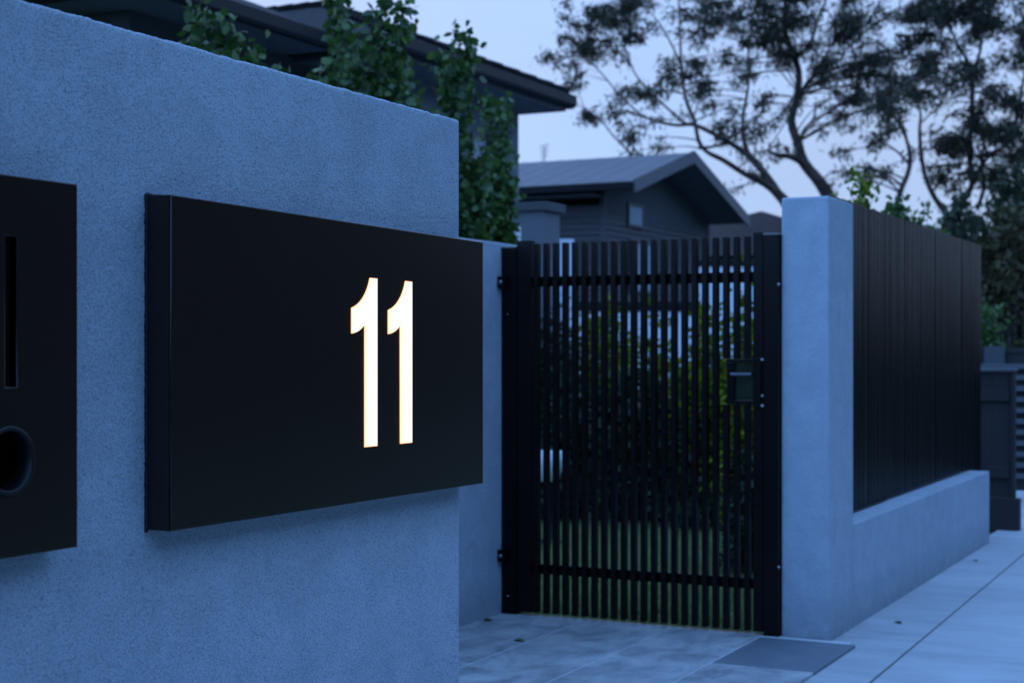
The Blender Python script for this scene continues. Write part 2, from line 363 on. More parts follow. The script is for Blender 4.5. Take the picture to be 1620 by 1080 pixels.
# ------------------------------------------------------------------ black boxes on the wall
FY = 1.809
def flat_panel(name, outline, hole_loops, y0, y1, m, parent, bevel):
    """outline in (x,z), with holes, as a solid slab between y0 (front) and y1"""
    cu = bpy.data.curves.new(name, 'CURVE'); cu.dimensions = '2D'; cu.fill_mode = 'BOTH'
    for lp in [outline]+hole_loops:
        sp = cu.splines.new('POLY'); sp.points.add(len(lp)-1); sp.use_cyclic_u = True
        for i, (a, b) in enumerate(lp): sp.points[i].co = (a, b, 0, 1)
    cu.extrude = (y1-y0)/2-bevel; cu.bevel_depth = bevel; cu.bevel_resolution = 1; cu.offset = -bevel
    tmp = bpy.data.objects.new(name+'_tmp', cu)
    COL.objects.link(tmp); dg = bpy.context.evaluated_depsgraph_get()
    me = bpy.data.meshes.new_from_object(tmp.evaluated_get(dg)); bpy.data.objects.remove(tmp)
    c = (y0+y1)/2
    for v in me.vertices: v.co = (v.co.x, c+v.co.z*-1 if False else c-v.co.z, v.co.y)
    me.flip_normals() if False else None
    me.name = name; me.materials.clear(); me.materials.append(m)
    o = bpy.data.objects.new(name, me); COL.objects.link(o); o.parent = parent
    return o

def ragged(root, x0, z0, z1, run, y, name='sealant'):
    """bead of black sealant squeezed out at the back of the left edge and round the top corner"""
    from mathutils import noise as mn
    path = [(x0, z0+(z1-z0)*t) for t in np.linspace(0, 1, 260)]+[(x0+run*t, z1) for t in np.linspace(.01, 1, 30)]
    def q(x, z, k): return mn.noise(Vector((x*230, z*230, k)))
    pts = [Vector((x+q(x, z, 2)*.0011+mn.noise(Vector((z*40, 1, 1)))*.0008, y, z+q(x, z, 7)*.0011)) for x, z in path]
    rads = [.0034+.0012*q(x, z, 5)+.0008*mn.noise(Vector((x*60, z*60, 5))) for x, z in path]
    MB().tube(pts, rads, 8).build(name, M['seal'], root, smooth=True)

# house number box
nb = empty('house_number_box', (0, 0, 0), label='wide black metal wall box with the lit house number 11', cat='house number')
XL, XR = 2.237, 3.442
zl0, zl1, zr0, zr1 = .9763, 1.5805, .9712, 1.5702
def glyph(pts, ox):
    res = []
    for (a, b) in pts:
        p = PY(500+a/3.177, 400+b/3.177, FY-.0022); res.append((p.x, p.z))
    return res
def bez(p0, p1, p2, p3, n=10):
    r = []
    for i in range(1, n):
        t = i/n; s = 1-t
        r.append((s**3*p0[0]+3*s*s*t*p1[0]+3*s*t*t*p2[0]+t**3*p3[0], s**3*p0[1]+3*s*s*t*p1[1]+3*s*t*t*p2[1]+t**3*p3[1]))
    return r
g1 = [(273, 127), (310, 130), (310, 968), (247, 974), (247, 357)]+bez((247, 357), (232, 383), (209, 400), (181, 403))+[(181, 403), (181, 277)]+bez((181, 277), (230, 258), (262, 195), (273, 127))
g2 = [(451, 143), (485, 146), (485, 951), (426, 957), (425, 362)]+bez((425, 362), (411, 388), (390, 403), (365, 406))+[(365, 406), (365, 288)]+bez((365, 288), (411, 270), (441, 208), (451, 143))
G1, G2 = glyph(g1, 0), glyph(g2, 0)
def grow(pts, d):
    n = len(pts); A = sum(pts[i][0]*pts[(i+1) % n][1]-pts[(i+1) % n][0]*pts[i][1] for i in range(n)); s = 1 if A > 0 else -1
    out = []
    for i in range(n):
        p, q, r = Vector(pts[i-1]), Vector(pts[i]), Vector(pts[(i+1) % n])
        n1 = Vector(((q-p).y, -(q-p).x)).normalized()*s; n2 = Vector(((r-q).y, -(r-q).x)).normalized()*s
        m = (n1+n2)
        if m.length < .2: m = n1
        m.normalize(); k = d/max(.5, m.dot(n1)); out.append((q.x+m.x*k, q.y+m.y*k))
    return out
flat_panel('front_panel', [(XL, zl0), (XR, zr0), (XR, zr1), (XL, zl1)], [grow(G1, -.0006), grow(G2, -.0006)], FY, FY+.0045, M['black'], nb, .0019)
# returns (four folded sides) and a back plate
sd_ = MB()
T = .002
yb_ = 1.864
def quad_box(b, p, q, y0, y1, t, inward):
    (xa, za), (xb, zb) = p, q; ix, iz = inward
    b.add([(xa, y0, za), (xb, y0, zb), (xb, y1, zb), (xa, y1, za), (xa+ix*t, y0, za+iz*t), (xb+ix*t, y0, zb+iz*t), (xb+ix*t, y1, zb+iz*t), (xa+ix*t, y1, za+iz*t)],
          [(0,1,2,3),(7,6,5,4),(0,4,5,1),(1,5,6,2),(2,6,7,3),(3,7,4,0)])
quad_box(sd_, (XL, zl0), (XL, zl1), FY+.0047, yb_, T, (1, 0)); quad_box(sd_, (XR, zr0), (XR, zr1), FY+.0047, yb_, T, (-1, 0))
quad_box(sd_, (XL+T, zl0), (XR-T, zr0), FY+.0047, yb_, T, (0, 1)); quad_box(sd_, (XL+T, zl1), (XR-T, zr1), FY+.0047, yb_, T, (0, -1))
sd_.build('side_return', M['black'], nb)
# inner mounting flange hugging the wall a touch wider than the box
ragged(nb, XL-.0005, zl0-.004, zl1+.002, .055, 1.8650)
M['panel_in'] = mat('box_inside', (.02, .02, .02), .7)
for G in (G1, G2):
    core = MB(); n = len(G)
    core.add([(x, FY-.0022, z) for x, z in grow(G, -.0014)], [tuple(range(n))])
    d = core.build('digit', M['glow'], nb)
    if d.data.polygons[0].normal.y > 0: d.data.flip_normals()
    e = MB(); a = grow(G, -.0014); c = grow(G, .0006)
    e.add([(x, FY-.0022, z) for x, z in a]+[(x, FY-.0012, z) for x, z in c]+[(x, FY-.0001, z) for x, z in c],
          [(i, (i+1) % n, n+(i+1) % n, n+i) for i in range(n)]+[(n+i, n+(i+1) % n, 2*n+(i+1) % n, 2*n+i) for i in range(n)])
    e.build('digit_edge', M['rim'], d)

# letter box
lb = empty('letter_box', (0, 0, 0), label='black wall letter box with a vertical slot and a round newspaper hole', cat='letter box')
def at(px, py): p = PY(px, py, FY); return p.x, p.z
lx1, _ = at(122.8, 500); LZ1 = at(122.8, 291.5)[1]; LZ0 = at(122.8, 865)[1]; lx0 = lx1-.62
slot = [at(8.5, 373), at(8.5, 612), at(27.5, 612.5), at(27.5, 374.5)]
cx, cz = at(13.5, 728.5); rad = .050
circ = [(cx+rad*math.cos(t), cz+rad*math.sin(t)) for t in np.linspace(0, 2*math.pi, 48, endpoint=False)]
flat_panel('front_panel', [(lx0, LZ0), (lx1, LZ0), (lx1, LZ1), (lx0, LZ1)], [slot, circ], FY, FY+.0045, M['black'], lb, .0019)
s2 = MB()
quad_box(s2, (lx0, LZ0), (lx0, LZ1), FY+.0047, 1.8665, T, (1, 0)); quad_box(s2, (lx1, LZ0), (lx1, LZ1), FY+.0047, 1.8665, T, (-1, 0))
quad_box(s2, (lx0+T, LZ0), (lx1-T, LZ0), FY+.0047, 1.8665, T, (0, 1)); quad_box(s2, (lx0+T, LZ1), (lx1-T, LZ1), FY+.0047, 1.8665, T, (0, -1))
s2.box((lx0+.003, 1.8615, LZ0+.003), (lx1-.003, 1.8635, LZ1-.003))
s2.build('side_return', M['black'], lb)
rg = MB(); n = 48; prof = [(.0545, -.0004), (.0545, -.0035), (.0525, -.0050), (.0490, -.0050), (.0470, -.0035), (.0465, .030)]
vs = [(cx+r*math.cos(2*math.pi*j/n), FY+y, cz+r*math.sin(2*math.pi*j/n)) for r, y in prof for j in range(n)]
rg.add(vs, [(i*n+j, i*n+(j+1) % n, (i+1)*n+(j+1) % n, (i+1)*n+j) for i in range(len(prof)-1) for j in range(n)])
rg.build('newspaper_tube', mat('tube_plastic', (.004, .004, .006), .35, spec=.3), lb, smooth=True)
fl = MB(); s0, s1_ = slot[0][0], slot[2][0]
fl.add([(s0, FY+.004, slot[1][1]), (s1_, FY+.016, slot[1][1]), (s1_, FY+.016, slot[0][1]), (s0, FY+.004, slot[0][1]), (s0, FY+.006, slot[1][1]), (s1_, FY+.018, slot[1][1]), (s1_, FY+.018, slot[0][1]), (s0, FY+.006, slot[0][1])],
       [(0,1,2,3),(7,6,5,4),(0,4,5,1),(1,5,6,2),(2,6,7,3),(3,7,4,0)])
fl.build('slot_flap', M['black'], lb)

# ------------------------------------------------------------------ gate
gx0, gx1 = 6.850, 6.885
M['cap'] = mat('glossy_cap', (.05, .05, .055), .22, spec=.8)
def post(y0, y1, z1, label):
    r = empty('gate_post', (0, 0, 0), label=label, cat='gate post', group='square posts of the gate')
    MB().box((6.838, y0, 0.013), (6.838+(y1-y0), y1, z1-.004)).build('shaft', M['slat'], r, bevel=.002)
    MB().box((6.835, y0-.003, z1-.012), (6.841+(y1-y0), y1+.003, z1)).build('cap', M['cap'], r, bevel=.005)
    return r
gl = post(3.414, 3.492, 1.812, 'thick black hinge post against the recessed wall')
gr = post(2.092, 2.162, 1.832, 'slim black latch post against the pale pillar')
def bracket(px, py, parent, yy, xx=6.832):
    D = 0
    u = (px-810)/FPX
    # on the plane X = xx
    D = xx/(CT+u*ST); p = P(px, py, D)
    MB().box((xx-.004, p.y-.014, p.z-.028), (xx+.006, p.y+.014, p.z+.028)).build('bracket', M['slat'], parent, bevel=.002)
    MB().lathe([(0, .008), (.005, .008), (.008, .004), (.0085, 0)], (0, 0, 0), 12).build('bolt', M['steel'], parent, smooth=True)
    o = COL.objects[-1] if False else bpy.data.objects[-1]
    return p
def bolt(p, parent, r=.0085, d=(-1, 0, 0)):
    b = MB(); n = 12; dv = Vector(d)
    a = Vector((0, 0, 1)); c = dv.cross(a)
    prof = [(1, 0), (.95, .5), (.5, .85), (.01, .9)]
    vs = [Vector(p)+a*math.cos(2*math.pi*j/n)*r*q+c*math.sin(2*math.pi*j/n)*r*q+dv*r*h for q, h in prof for j in range(n)]
    b.add(vs, [(i*n+j, i*n+(j+1) % n, (i+1)*n+(j+1) % n, (i+1)*n+j) for i in range(3) for j in range(n)])
    return b.build('bolt', M['steel'], parent, smooth=True)
def onX(px, py, xx):
    u = (px-810)/FPX; return P(px, py, xx/(CT+u*ST))
for py in (447, 877):
    p = onX(788.5, py, 6.826)
    br = MB().box((6.792, 3.455, p.z-.030), (6.8375, 3.4915, p.z+.030)).build('bracket', M['slat'], gl, bevel=.002)
    bolt((6.792, 3.474, p.z), br, .010)
for py in (450, 897):
    p = onX(1232, py, 6.838); bolt(p, gr, .008)
p = onX(803.5, 942, 6.838); bolt(p, gl, .006)
p = onX(803, 497, 6.838); bolt(p, gl, .004)
gate = empty('slatted_gate', (0, 0, 0), label='tall black slatted metal pedestrian gate between the two walls', cat='gate')
Gb, Gt = .028, 1.822
MB().box((6.845, 3.335, Gb), (6.893, 3.412, 1.838)).build('stile', M['slat'], gate, bevel=.002)
MB().box((6.845, 2.166, Gb), (6.893, 2.212, 1.838)).build('stile', M['slat'], gate, bevel=.002)
for py in ((443, 440.5), (901.5, 920)):
    za = onX(845, py[0], 6.89).z; zb = onX(1200, py[1], 6.89).z; zc = (za+zb)/2
    MB().box((6.8865, 2.2135, zc-.024), (6.918, 3.3335, zc+.024)).build('rail', M['slat'], gate, bevel=.002)
# lock opening
lz1 = onX(1180, 568, 6.86).z; lz0 = onX(1180, 639, 6.86).z
ly1 = onX(1151, 600, 6.86).y; ly0 = 2.2135
sl = MB(); ys = np.arange(2.2325, 3.32, .0508)
for y in ys:
    if y < ly1+.01:
        sl.box((gx0, y, Gb), (gx1, y+.0245, lz0-.002)); sl.box((gx0, y, lz1+.002), (gx1, y+.0245, Gt))
    else:
        sl.box((gx0, y, Gb), (gx1, y+.0245, Gt))
sl.build('slat_panel', M['slat'], gate, bevel=.0015)
lk = MB(); fw = .016
lk.box((6.846, ly0, lz1-fw), (6.890, ly1, lz1)); lk.box((6.846, ly0, lz0), (6.890, ly1, lz0+fw))
lk.box((6.846, ly1-.034, lz0+fw+.0005), (6.890, ly1, lz1-fw-.0005)); lk.build('lock_frame', M['slat'], gate, bevel=.0015)
M['tint'] = mat('smoked_plastic', (.02, .025, .03), .2)
b = M['tint'].node_tree.nodes['Principled BSDF']; b.inputs['Transmission Weight'].default_value = .93; b.inputs['Base Color'].default_value = (.22, .25, .25, 1); b.inputs['IOR'].default_value = 1.1
MB().box((6.866, ly0+.001, lz0+fw+.001), (6.869, ly1-.035, lz1-fw-.001)).build('lock_shield', M['tint'], gate)
zb = onX(1185, 592, 6.85).z
MB().tube([(6.838, ly0+.004, zb), (6.838, ly1-.022, zb)], .008, 12).build('lock_handle', mat('handle_metal', (.12, .13, .16), .3, metal=.6), gate)
zt, zb2 = onX(1206, 566, 6.84).z, onX(1206, 645, 6.84).z
lp = MB().box((6.836, 2.172, zb2), (6.8445, 2.204, zt)).build('lock_plate', M['slat'], gate, bevel=.003)
for py, r in ((569, .0085), (626, .007), (642, .009)):
    q = onX(1206, py, 6.836); bolt((6.836, q.y, q.z), lp, r)
hp = MB(); c = onX(817, 449, 6.845)
hpl = MB().box((6.8415, 3.3375, c.z-.055), (6.8448, 3.4105, c.z+.055)).build('hinge_plate', M['slat'], gate, bevel=.001)
for k in range(8):
    t = math.pi/8+k*math.pi/4; 
    s = bolt((6.8415, 3.374+.022*math.cos(t), c.z+.036*math.sin(t)), hpl, .0035); s.data.materials[0] = M['slat']

# ------------------------------------------------------------------ pillar, low wall, slatted fence
tag(MB().box((6.870, 1.868, -.03), (7.297, 2.088, 1.992)).build('rendered_pillar', M['render2'], bevel=.009), 'tall square pale rendered pillar right of the gate', 'pillar')
tag(MB().box((7.2985, 1.8695, -.03), (10.94, 2.035, .4865)).build('low_wall', M['render2'], bevel=.007), 'low pale rendered wall along the footpath under the black slat fence', 'wall')
fe = empty('slat_fence', (0, 0, 0), label='long black vertical slat fence standing on the low rendered wall', cat='fence')
fs_ = MB(); x = 7.31; k = 0
while x < 11.34:
    if True:
        z0_ = .50 if x < 10.9 else .03; a = R(random.gauss(0, 1.4)); w_, d_ = .0095, .0145; cx0, cy0 = x+.011, 2.0095+random.uniform(-.0008, .0008)+(.003 if k % 21 == 19 else 0)
        ring = [(cx0+u*math.cos(a)-v*math.sin(a), cy0+u*math.sin(a)+v*math.cos(a)) for u, v in ((-w_, -d_), (w_, -d_), (w_, d_), (-w_, d_))]
        fs_.add([(p_[0], p_[1], z0_) for p_ in ring]+[(p_[0], p_[1], 2.043+random.uniform(-.0015, .0015)) for p_ in ring], [(0,3,2,1),(4,5,6,7),(0,1,5,4),(1,2,6,5),(2,3,7,6),(3,0,4,7)])
    x += .040; k += 1
fs_.build('slat_panel', M['slat'], fe)
for xp in [7.31+.040*(19+21*i)-.012 for i in range(5)]:
    if xp < 11.3: MB().box((xp, 2.050, .49 if xp < 10.9 else 0), (xp+.045, 2.095, 2.040)).build('post', M['slat'], fe, bevel=.002)
for za, zb_ in ((.4875, .512), (1.80, 1.84)):
    MB().box((7.305, 2.0255, za+.03), (11.36, 2.0275+.022, zb_+.03)).build('rail', M['slat'], fe)
MB().box((7.30, 1.990, .4880), (8.46, 2.03, .4985)).box((8.53, 2.0, .4880), (10.93, 2.03, .4985)).build('bottom_channel', M['slat'], fe)

# ------------------------------------------------------------------ timber fence and neighbour's gate at the far right
tf = empty('timber_fence', (11.8, 2.1, 0), label='dark timber fence panel with a plinth beyond the end of the low wall', cat='fence')
def loc(b, o, r): return b
tb = MB()
for i in range(6):
    tb.box((0, -.235+i*.135, .235), (.018, -.235+i*.135+.1345, 1.135))
tb.build('paling_panel', M['timber'], tf, bevel=.002)
for z in (.42, .98): MB().box((-.035, -.23, z-.045), (-.001, .60, z+.045)).build('rail', M['timber'], tf, bevel=.003)
MB().box((-.06, -.30, -.02), (.05, .62, .232)).build('plinth', M['timber'], tf, bevel=.004)
MB().box((-.03, -.265, .233), (.05, -.237, 1.15)).build('post', M['timber'], tf, bevel=.003)
MB().box((-.045, -.275, 1.152), (.06, .62, 1.172)).build('capping', mat('painted_cap', (.09, .10, .12), .4), tf, bevel=.002)
sg = empty('driveway_gate', (14.4, 2.05, 0), label='grey horizontal slat gate behind the dark timber fence at the right edge', cat='gate')
b = MB()
M['gsl'] = mat('grey_slat', (.09, .095, .11), .45)
for i in range(11): b.box((0, -1.6, .17+i*.097), (.05, .62, .17+i*.097+.045))
b.build('slat_panel', M['gsl'], sg, bevel=.002)
MB().box((-.01, .622, .08), (.06, .70, 1.22)).build('stile', M['gsl'], sg, bevel=.003)
MB().box((-.01, -1.68, .08), (.06, -1.602, 1.22)).build('stile', M['gsl'], sg, bevel=.003)
MB().box((.052, -1.6, .06), (.07, .62, 1.18)).build('backing_sheet', M['timber'], sg)
nf = empty('boundary_fence', (18.5, 2.2, 0), label='dark boundary fence with a capped pier far behind the timber fence', cat='fence')
MB().box((0, -2.5, 0), (.1, 4, 1.27)).build('fence_panel', M['timber'], nf)
MB().box((-.02, -2.5, 1.272), (.12, 4, 1.33)).build('capping', M['timber'], nf, bevel=.005)
q = P(1588, 552, 18.4)
MB().box((-.14, q.y-2.2-.11, 0), (-.03, q.y-2.2+.11, 1.35)).build('pier', mat('pier_render', (.07, .08, .09), .8), nf, bevel=.006)

# ------------------------------------------------------------------ houses
def tiles(name, c1, c2):
    m = bpy.data.materials.new(name); m.use_nodes = True; t = m.node_tree; b = t.nodes['Principled BSDF']; nn = t.nodes; l = t.links
    c = nn.new('ShaderNodeTexCoord'); w = nn.new('ShaderNodeTexWave'); w.bands_direction = 'Z'; w.inputs['Scale'].default_value = 4.0; w.wave_profile = 'SAW'
    l.new(c.outputs['Object'], w.inputs[0])
    n = nn.new('ShaderNodeTexNoise'); n.inputs['Scale'].default_value = 6; n.inputs['Detail'].default_value = 4; l.new(c.outputs['Object'], n.inputs[0])
    r = nn.new('ShaderNodeValToRGB'); r.color_ramp.elements[0].color = (*c1, 1); r.color_ramp.elements[1].color = (*c2, 1); r.color_ramp.elements[0].position = .35; r.color_ramp.elements[1].position = .65
    l.new(n.outputs[0], r.inputs[0]); wr = nn.new('ShaderNodeValToRGB'); wr.color_ramp.elements[0].color = (.35, .35, .35, 1); wr.color_ramp.elements[1].color = (1.3, 1.3, 1.3, 1); wr.color_ramp.elements[1].position = .35; l.new(w.outputs['Fac'], wr.inputs[0])
    xm = nn.new('ShaderNodeMix'); xm.data_type = 'RGBA'; xm.blend_type = 'MULTIPLY'; xm.inputs[0].default_value = 1; l.new(r.outputs[0], xm.inputs[6]); l.new(wr.outputs[0], xm.inputs[7])
    l.new(xm.outputs[2], b.inputs['Base Color']); b.inputs['Roughness'].default_value = .7; b.inputs['Specular IOR Level'].default_value = .3
    bp = nn.new('ShaderNodeBump'); bp.inputs['Strength'].default_value = 1; bp.inputs['Distance'].default_value = .08; l.new(w.outputs['Fac'], bp.inputs['Height']); l.new(bp.outputs[0], b.inputs['Normal'])
    return m
M['tile'] = tiles('dark_roof_tiles', (.014, .012, .013), (.028, .024, .026))
M['tile2'] = tiles('brown_roof_tiles', (.04, .026, .022), (.065, .042, .036))
M['hwall'] = mat('house_render', (.11, .12, .135), .85, noise=(1.5, 4, .3, .7), col2=(.135, .145, .16), bump=[(60, .3, .004)])
M['hwall2'] = mat('house_render_dark', (.055, .058, .062), .85, noise=(1.5, 4, .3, .7), col2=(.070, .073, .078), bump=[(60, .3, .004)])
M['soffit'] = mat('soffit_board', (.10, .115, .14), .7)
M['gutter'] = mat('dark_gutter', (.007, .007, .009), .5, spec=.2)
M['fascia'] = mat('fascia_paint', (.06, .07, .095), .5)
M['glass'] = mat('window_glass', (.03, .04, .05), .08, spec=.9)
M['curtain'] = mat('blind_fabric', (.30, .34, .38), .9)
M['metalroof'] = mat('sheet_metal_roof', (.135, .115, .125), .6, noise=(2, 3, .3, .7), col2=(.155, .135, .145), spec=.3)
M['board'] = mat('weatherboard', (.065, .062, .068), .7, noise=(2, 4, .3, .7), col2=(.085, .08, .085), stretch=(1, 1, 8))
M['white'] = mat('white_render', (.62, .68, .75), .8, noise=(2, 4, .3, .7), col2=(.70, .75, .80))
M['frame'] = mat('window_frame', (.05, .055, .07), .45)

h1 = empty('two_storey_house', (0, 0, 0), label='dark grey two storey house with a hipped tile roof behind the pear trees', cat='house')
ZE = 5.0
# wing A walls, wing B walls
MB().box((12.80, 10.90, 0), (16.3, 21, 4.86)).build('wall', M['hwall2'], h1)
MB().box((16.32, 10.20, 0), (20.52, 21, 4.80)).build('wall', M['hwall'], h1)
def hip(b, x0, x1, y0, y1, z, pitch, th=.05):
    w = (x1-x0)/2; r = w*math.tan(pitch); xm = (x0+x1)/2
    vs = [(x0, y0, z), (x1, y0, z), (x1, y1, z), (x0, y1, z), (xm, y0+w, z+r), (xm, y1-w, z+r)]
    vs += [(v[0], v[1], v[2]-th) for v in vs[:4]]
    b.add(vs, [(0, 1, 4), (1, 2, 5, 4), (2, 3, 5), (3, 0, 4, 5), (0, 6, 7, 1), (1, 7, 8, 2), (2, 8, 9, 3), (3, 9, 6, 0), (6, 9, 8, 7)])
    return xm, y0+w, z+r
rb = MB(); hip(rb, 12.2, 20.8, 10.25, 24, ZE+.03, R(22)); ra = rb.build('roof', M['tile'], h1)
# wing B roof projecting forward
rb = MB(); ap = hip(rb, 15.75, 20.83, 9.55, 20, ZE+.05, R(22.5)); rB = rb.build('roof', M['tile'], h1)
# tile courses standing proud along the front edge and ridge caps
def caps(b, p, q, n=24, r=.09):
    p, q = Vector(p), Vector(q)
    for i in range(n):
        a = p.lerp(q, i/n); c = p.lerp(q, (i+1.12)/n); b.tube([a, c], [r, r*.8], 7)
cb = MB(); caps(cb, (20.83, 9.55, ZE+.06), ap, 14); caps(cb, (15.75, 9.55, ZE+.06), ap, 14); caps(cb, ap, (ap[0], ap[1]+4.5, ap[2]), 16)
cb.build('ridge_capping', M['tile'], rB)
def gutter(p, q, name='gutter'):
    b = MB(); p, q = Vector(p), Vector(q); d = (q-p).normalized(); s = d.cross(Vector((0, 0, 1)))
    pr = [(0, 0), (0, -.12), (.03, -.15), (.10, -.15), (.13, -.11), (.13, .02), (.12, .02), (.12, -.10), (.02, -.10), (.01, 0)]
    vs = [p+s*a+Vector((0, 0, z)) for a, z in pr]+[q+s*a+Vector((0, 0, z)) for a, z in pr]; n = len(pr)
    b.add(vs, [(i, (i+1) % n, n+(i+1) % n, n+i) for i in range(n)]+[tuple(range(n))[::-1], tuple(range(n, 2*n))])
    return b.build(name, M['gutter'], h1)
gutter((12.2, 10.25, ZE), (15.8, 10.25, ZE)); gutter((15.72, 9.55, ZE), (20.87, 9.55, ZE)); gutter((20.83, 9.5, ZE), (20.83, 18, ZE)); gutter((12.2, 20, ZE), (12.2, 10.2, ZE)); gutter((15.75, 11.2, ZE), (15.75, 9.5, ZE))
MB().box((12.22, 10.27, 4.865), (16.31, 10.29, ZE-.03)).box((12.22, 10.291, 4.865), (12.24, 20, ZE-.03)).build('fascia', M['fascia'], h1)
MB().box((15.78, 9.57, 4.80), (20.81, 9.59, ZE-.02)).box((20.79, 9.591, 4.80), (20.81, 18, ZE-.02)).box((15.78, 9.591, 4.80), (15.80, 11, ZE-.02)).build('fascia', M['fascia'], h1)
MB().box((12.241, 10.291, 4.862), (15.77, 20, 4.875)).build('soffit', M['soffit'], h1)
MB().box((15.801, 9.592, 4.803), (20.789, 18, 4.815)).build('soffit', M['soffit'], h1)
def window(root, x0, x1, y, z0, z1, blind=True, mull=1):
    f = MB(); w = .06
    f.box((x0, y-.05, z0), (x0+w, y-.003, z1)); f.box((x1-w, y-.05, z0), (x1, y-.003, z1)); f.box((x0+w, y-.05, z0), (x1-w, y-.003, z0+w)); f.box((x0+w, y-.05, z1-w), (x1-w, y-.003, z1))
    for i in range(mull): xm = x0+(x1-x0)*(i+1)/(mull+1); f.box((xm-.02, y-.045, z0+w), (xm+.02, y-.004, z1-w))
    fo = f.build('window', M['frame'], root, bevel=.004)
    MB().box((x0+w*.9, y-.022, z0+w*.9), (x1-w*.9, y-.016, z1-w*.9)).build('pane', M['curtain'] if blind else M['glass'], fo)
    return fo
window(h1, 19.0, 20.1, 10.2, 2.6, 4.3, True, 1)
window(h1, 17.0, 18.2, 10.2, 2.9, 4.3, False, 1)
window(h1, 13.9, 15.2, 10.9, 3.1, 4.4, False, 1)
window(h1, 18.9, 20.1, 10.2, .6, 2.0, False, 1)
# entry pier with a capped parapet in front of the wing
pr_ = empty('entry_portal', (0, 0, 0), label='grey rendered entry pier with a projecting capped top beside the two storey house', cat='pier')
c0 = P(808, 330, 17.5); 
px0 = P(810, 400, 17.6); 
MB().box((px0.x, px0.y-.40, 0), (px0.x+.42, px0.y, 2.86)).build('pier', M['hwall'], pr_, bevel=.01)
MB().box((px0.x-.05, px0.y-.45, 2.862), (px0.x+.48, px0.y+.30, 2.96)).build('capping', M['hwall2'], pr_, bevel=.01)
MB().box((px0.x+.05, px0.y+.002, 0), (px0.x+.35, px0.y+.55, 2.62)).build('side_wall', M['hwall2'], pr_, bevel=.01)
q = P(792, 370, 16.5)
tag(MB().box((q.x, q.y-.12, 0), (q.x+.25, q.y+.16, EYE+(HOR-357)*16.5/FPX)).build('white_pier', M['white'], bevel=.01), 'short white pier left of the entry portal just above the hinge post', 'pier')

# second house
h2 = empty('weatherboard_house', (0, 0, 0), label='single storey grey weatherboard house with a low pitched metal gable roof', cat='house')
gx = [27.9, 31.2, 34.9]; gy = 11.4; ze = 4.56; za_ = 5.48; ZR = 4.38
def slope(b, xa, za, xb, zb, y0, y1, th):
    b.add([(xa, y0, za), (xb, y0, zb), (xb, y1, zb), (xa, y1, za), (xa, y0, za-th), (xb, y0, zb-th), (xb, y1, zb-th), (xa, y1, za-th)],
          [(0,1,2,3),(7,6,5,4),(0,4,5,1),(1,5,6,2),(2,6,7,3),(3,7,4,0)])
rf = MB(); slope(rf, gx[0], ze, gx[1], za_, gy, 24, .03); slope(rf, gx[1], za_, gx[2], ZR, gy, 24, .03)
# standing ribs
k = gy+.35
while k < 24:
    for (a, za, b_, zb) in ((gx[0], ze, gx[1], za_), (gx[1], za_, gx[2], ZR)):
        rf.add([(a, k, za+.001), (b_, k, zb+.001), (b_, k+.04, zb+.001), (a, k+.04, za+.001), (a, k+.01, za+.010), (b_, k+.01, zb+.010), (b_, k+.03, zb+.010), (a, k+.03, za+.010)],
               [(4,5,6,7),(0,1,5,4),(1,2,6,5),(2,3,7,6),(3,0,4,7)])
    k += .45
rf.build('roof', M['metalroof'], h2)
so = MB(); slope(so, gx[0]+.03, ze-.11, gx[1], za_-.11, gy+.03, 13.0, .02); slope(so, gx[1], za_-.11, gx[2]-.03, ZR-.11, gy+.03, 13.0, .02); so.box((gx[0]+.03, 12.3, ze-.22), (28.55, 24, ze-.20)); so.build('soffit', M['soffit'], h2)
bb = MB(); slope(bb, gx[0]-.02, ze+.04, gx[1], za_+.04, gy-.04, gy-.002, .26); slope(bb, gx[1], za_+.04, gx[2]+.02, ZR+.04, gy-.04, gy-.002, .26); bb.build('barge_board', mat('barge_paint', (.085, .085, .095), .5), h2)
MB().box((gx[0]-.12, gy, ze-.16), (gx[0]-.003, 24, ze-.01)).build('gutter', M['gutter'], h2, bevel=.01)
MB().box((gx[0]-.10, 14.05, 4.05), (gx[0]+.02, 14.25, ze-.17)).tube([(27.86, 14.15, 4.08), (28.42, 14.15, 3.9), (28.42, 14.15, .1)], .05, 8).build('downpipe', mat('pipe_paint', (.15, .17, .22), .5), h2)
# weatherboards: sawtooth profile
wy, wx0, wx1 = 12.3, 28.5, 34.6
bd = MB(); z = 0
ztop = 4.02
while z < ztop-.01:
    bd.add([(wx0, wy-.035, z), (wx1, wy-.035, z), (wx1, wy-.006, z+.12), (wx0, wy-.006, z+.12)], [(0, 1, 2, 3)])
    bd.add([(wx0, wy-.006, z), (wx1, wy-.006, z), (wx1, wy-.035, z), (wx0, wy-.035, z)], [(3, 2, 1, 0)])
    bd.add([(wx0-.035, 13.2, z), (wx0-.035, wy, z), (wx0-.006, wy, z+.12), (wx0-.006, 13.2, z+.12)], [(0, 1, 2, 3)])
    bd.add([(wx0-.035, 24, z), (wx0-.035, 13.9, z), (wx0-.006, 13.9, z+.12), (wx0-.006, 24, z+.12)], [(0, 1, 2, 3)])
    z += .12
bd.box((wx0, wy, 0), (wx1, 24, 4.2))
bd.build('wall', M['board'], h2)
gb = MB(); gb.prism([(wx0, 4.03), (wx1, 4.03), (wx1, 4.34), (gx[1], 5.35), (wx0, 4.62)], 1, wy-.03, wy+.02); gb.build('gable_infill', M['hwall2'], h2)
MB().box((wx0-.05, wy-.05, 0), (wx0+.05, wy+.05, 4.4)).build('corner_board', M['board'], h2); MB().box((wx1-.05, wy-.05, 0), (wx1+.05, wy+.05, 4.3)).build('corner_board', M['board'], h2)
qa = PY(992, 340, wy-.04); qb = PY(1017, 340, wy-.04)
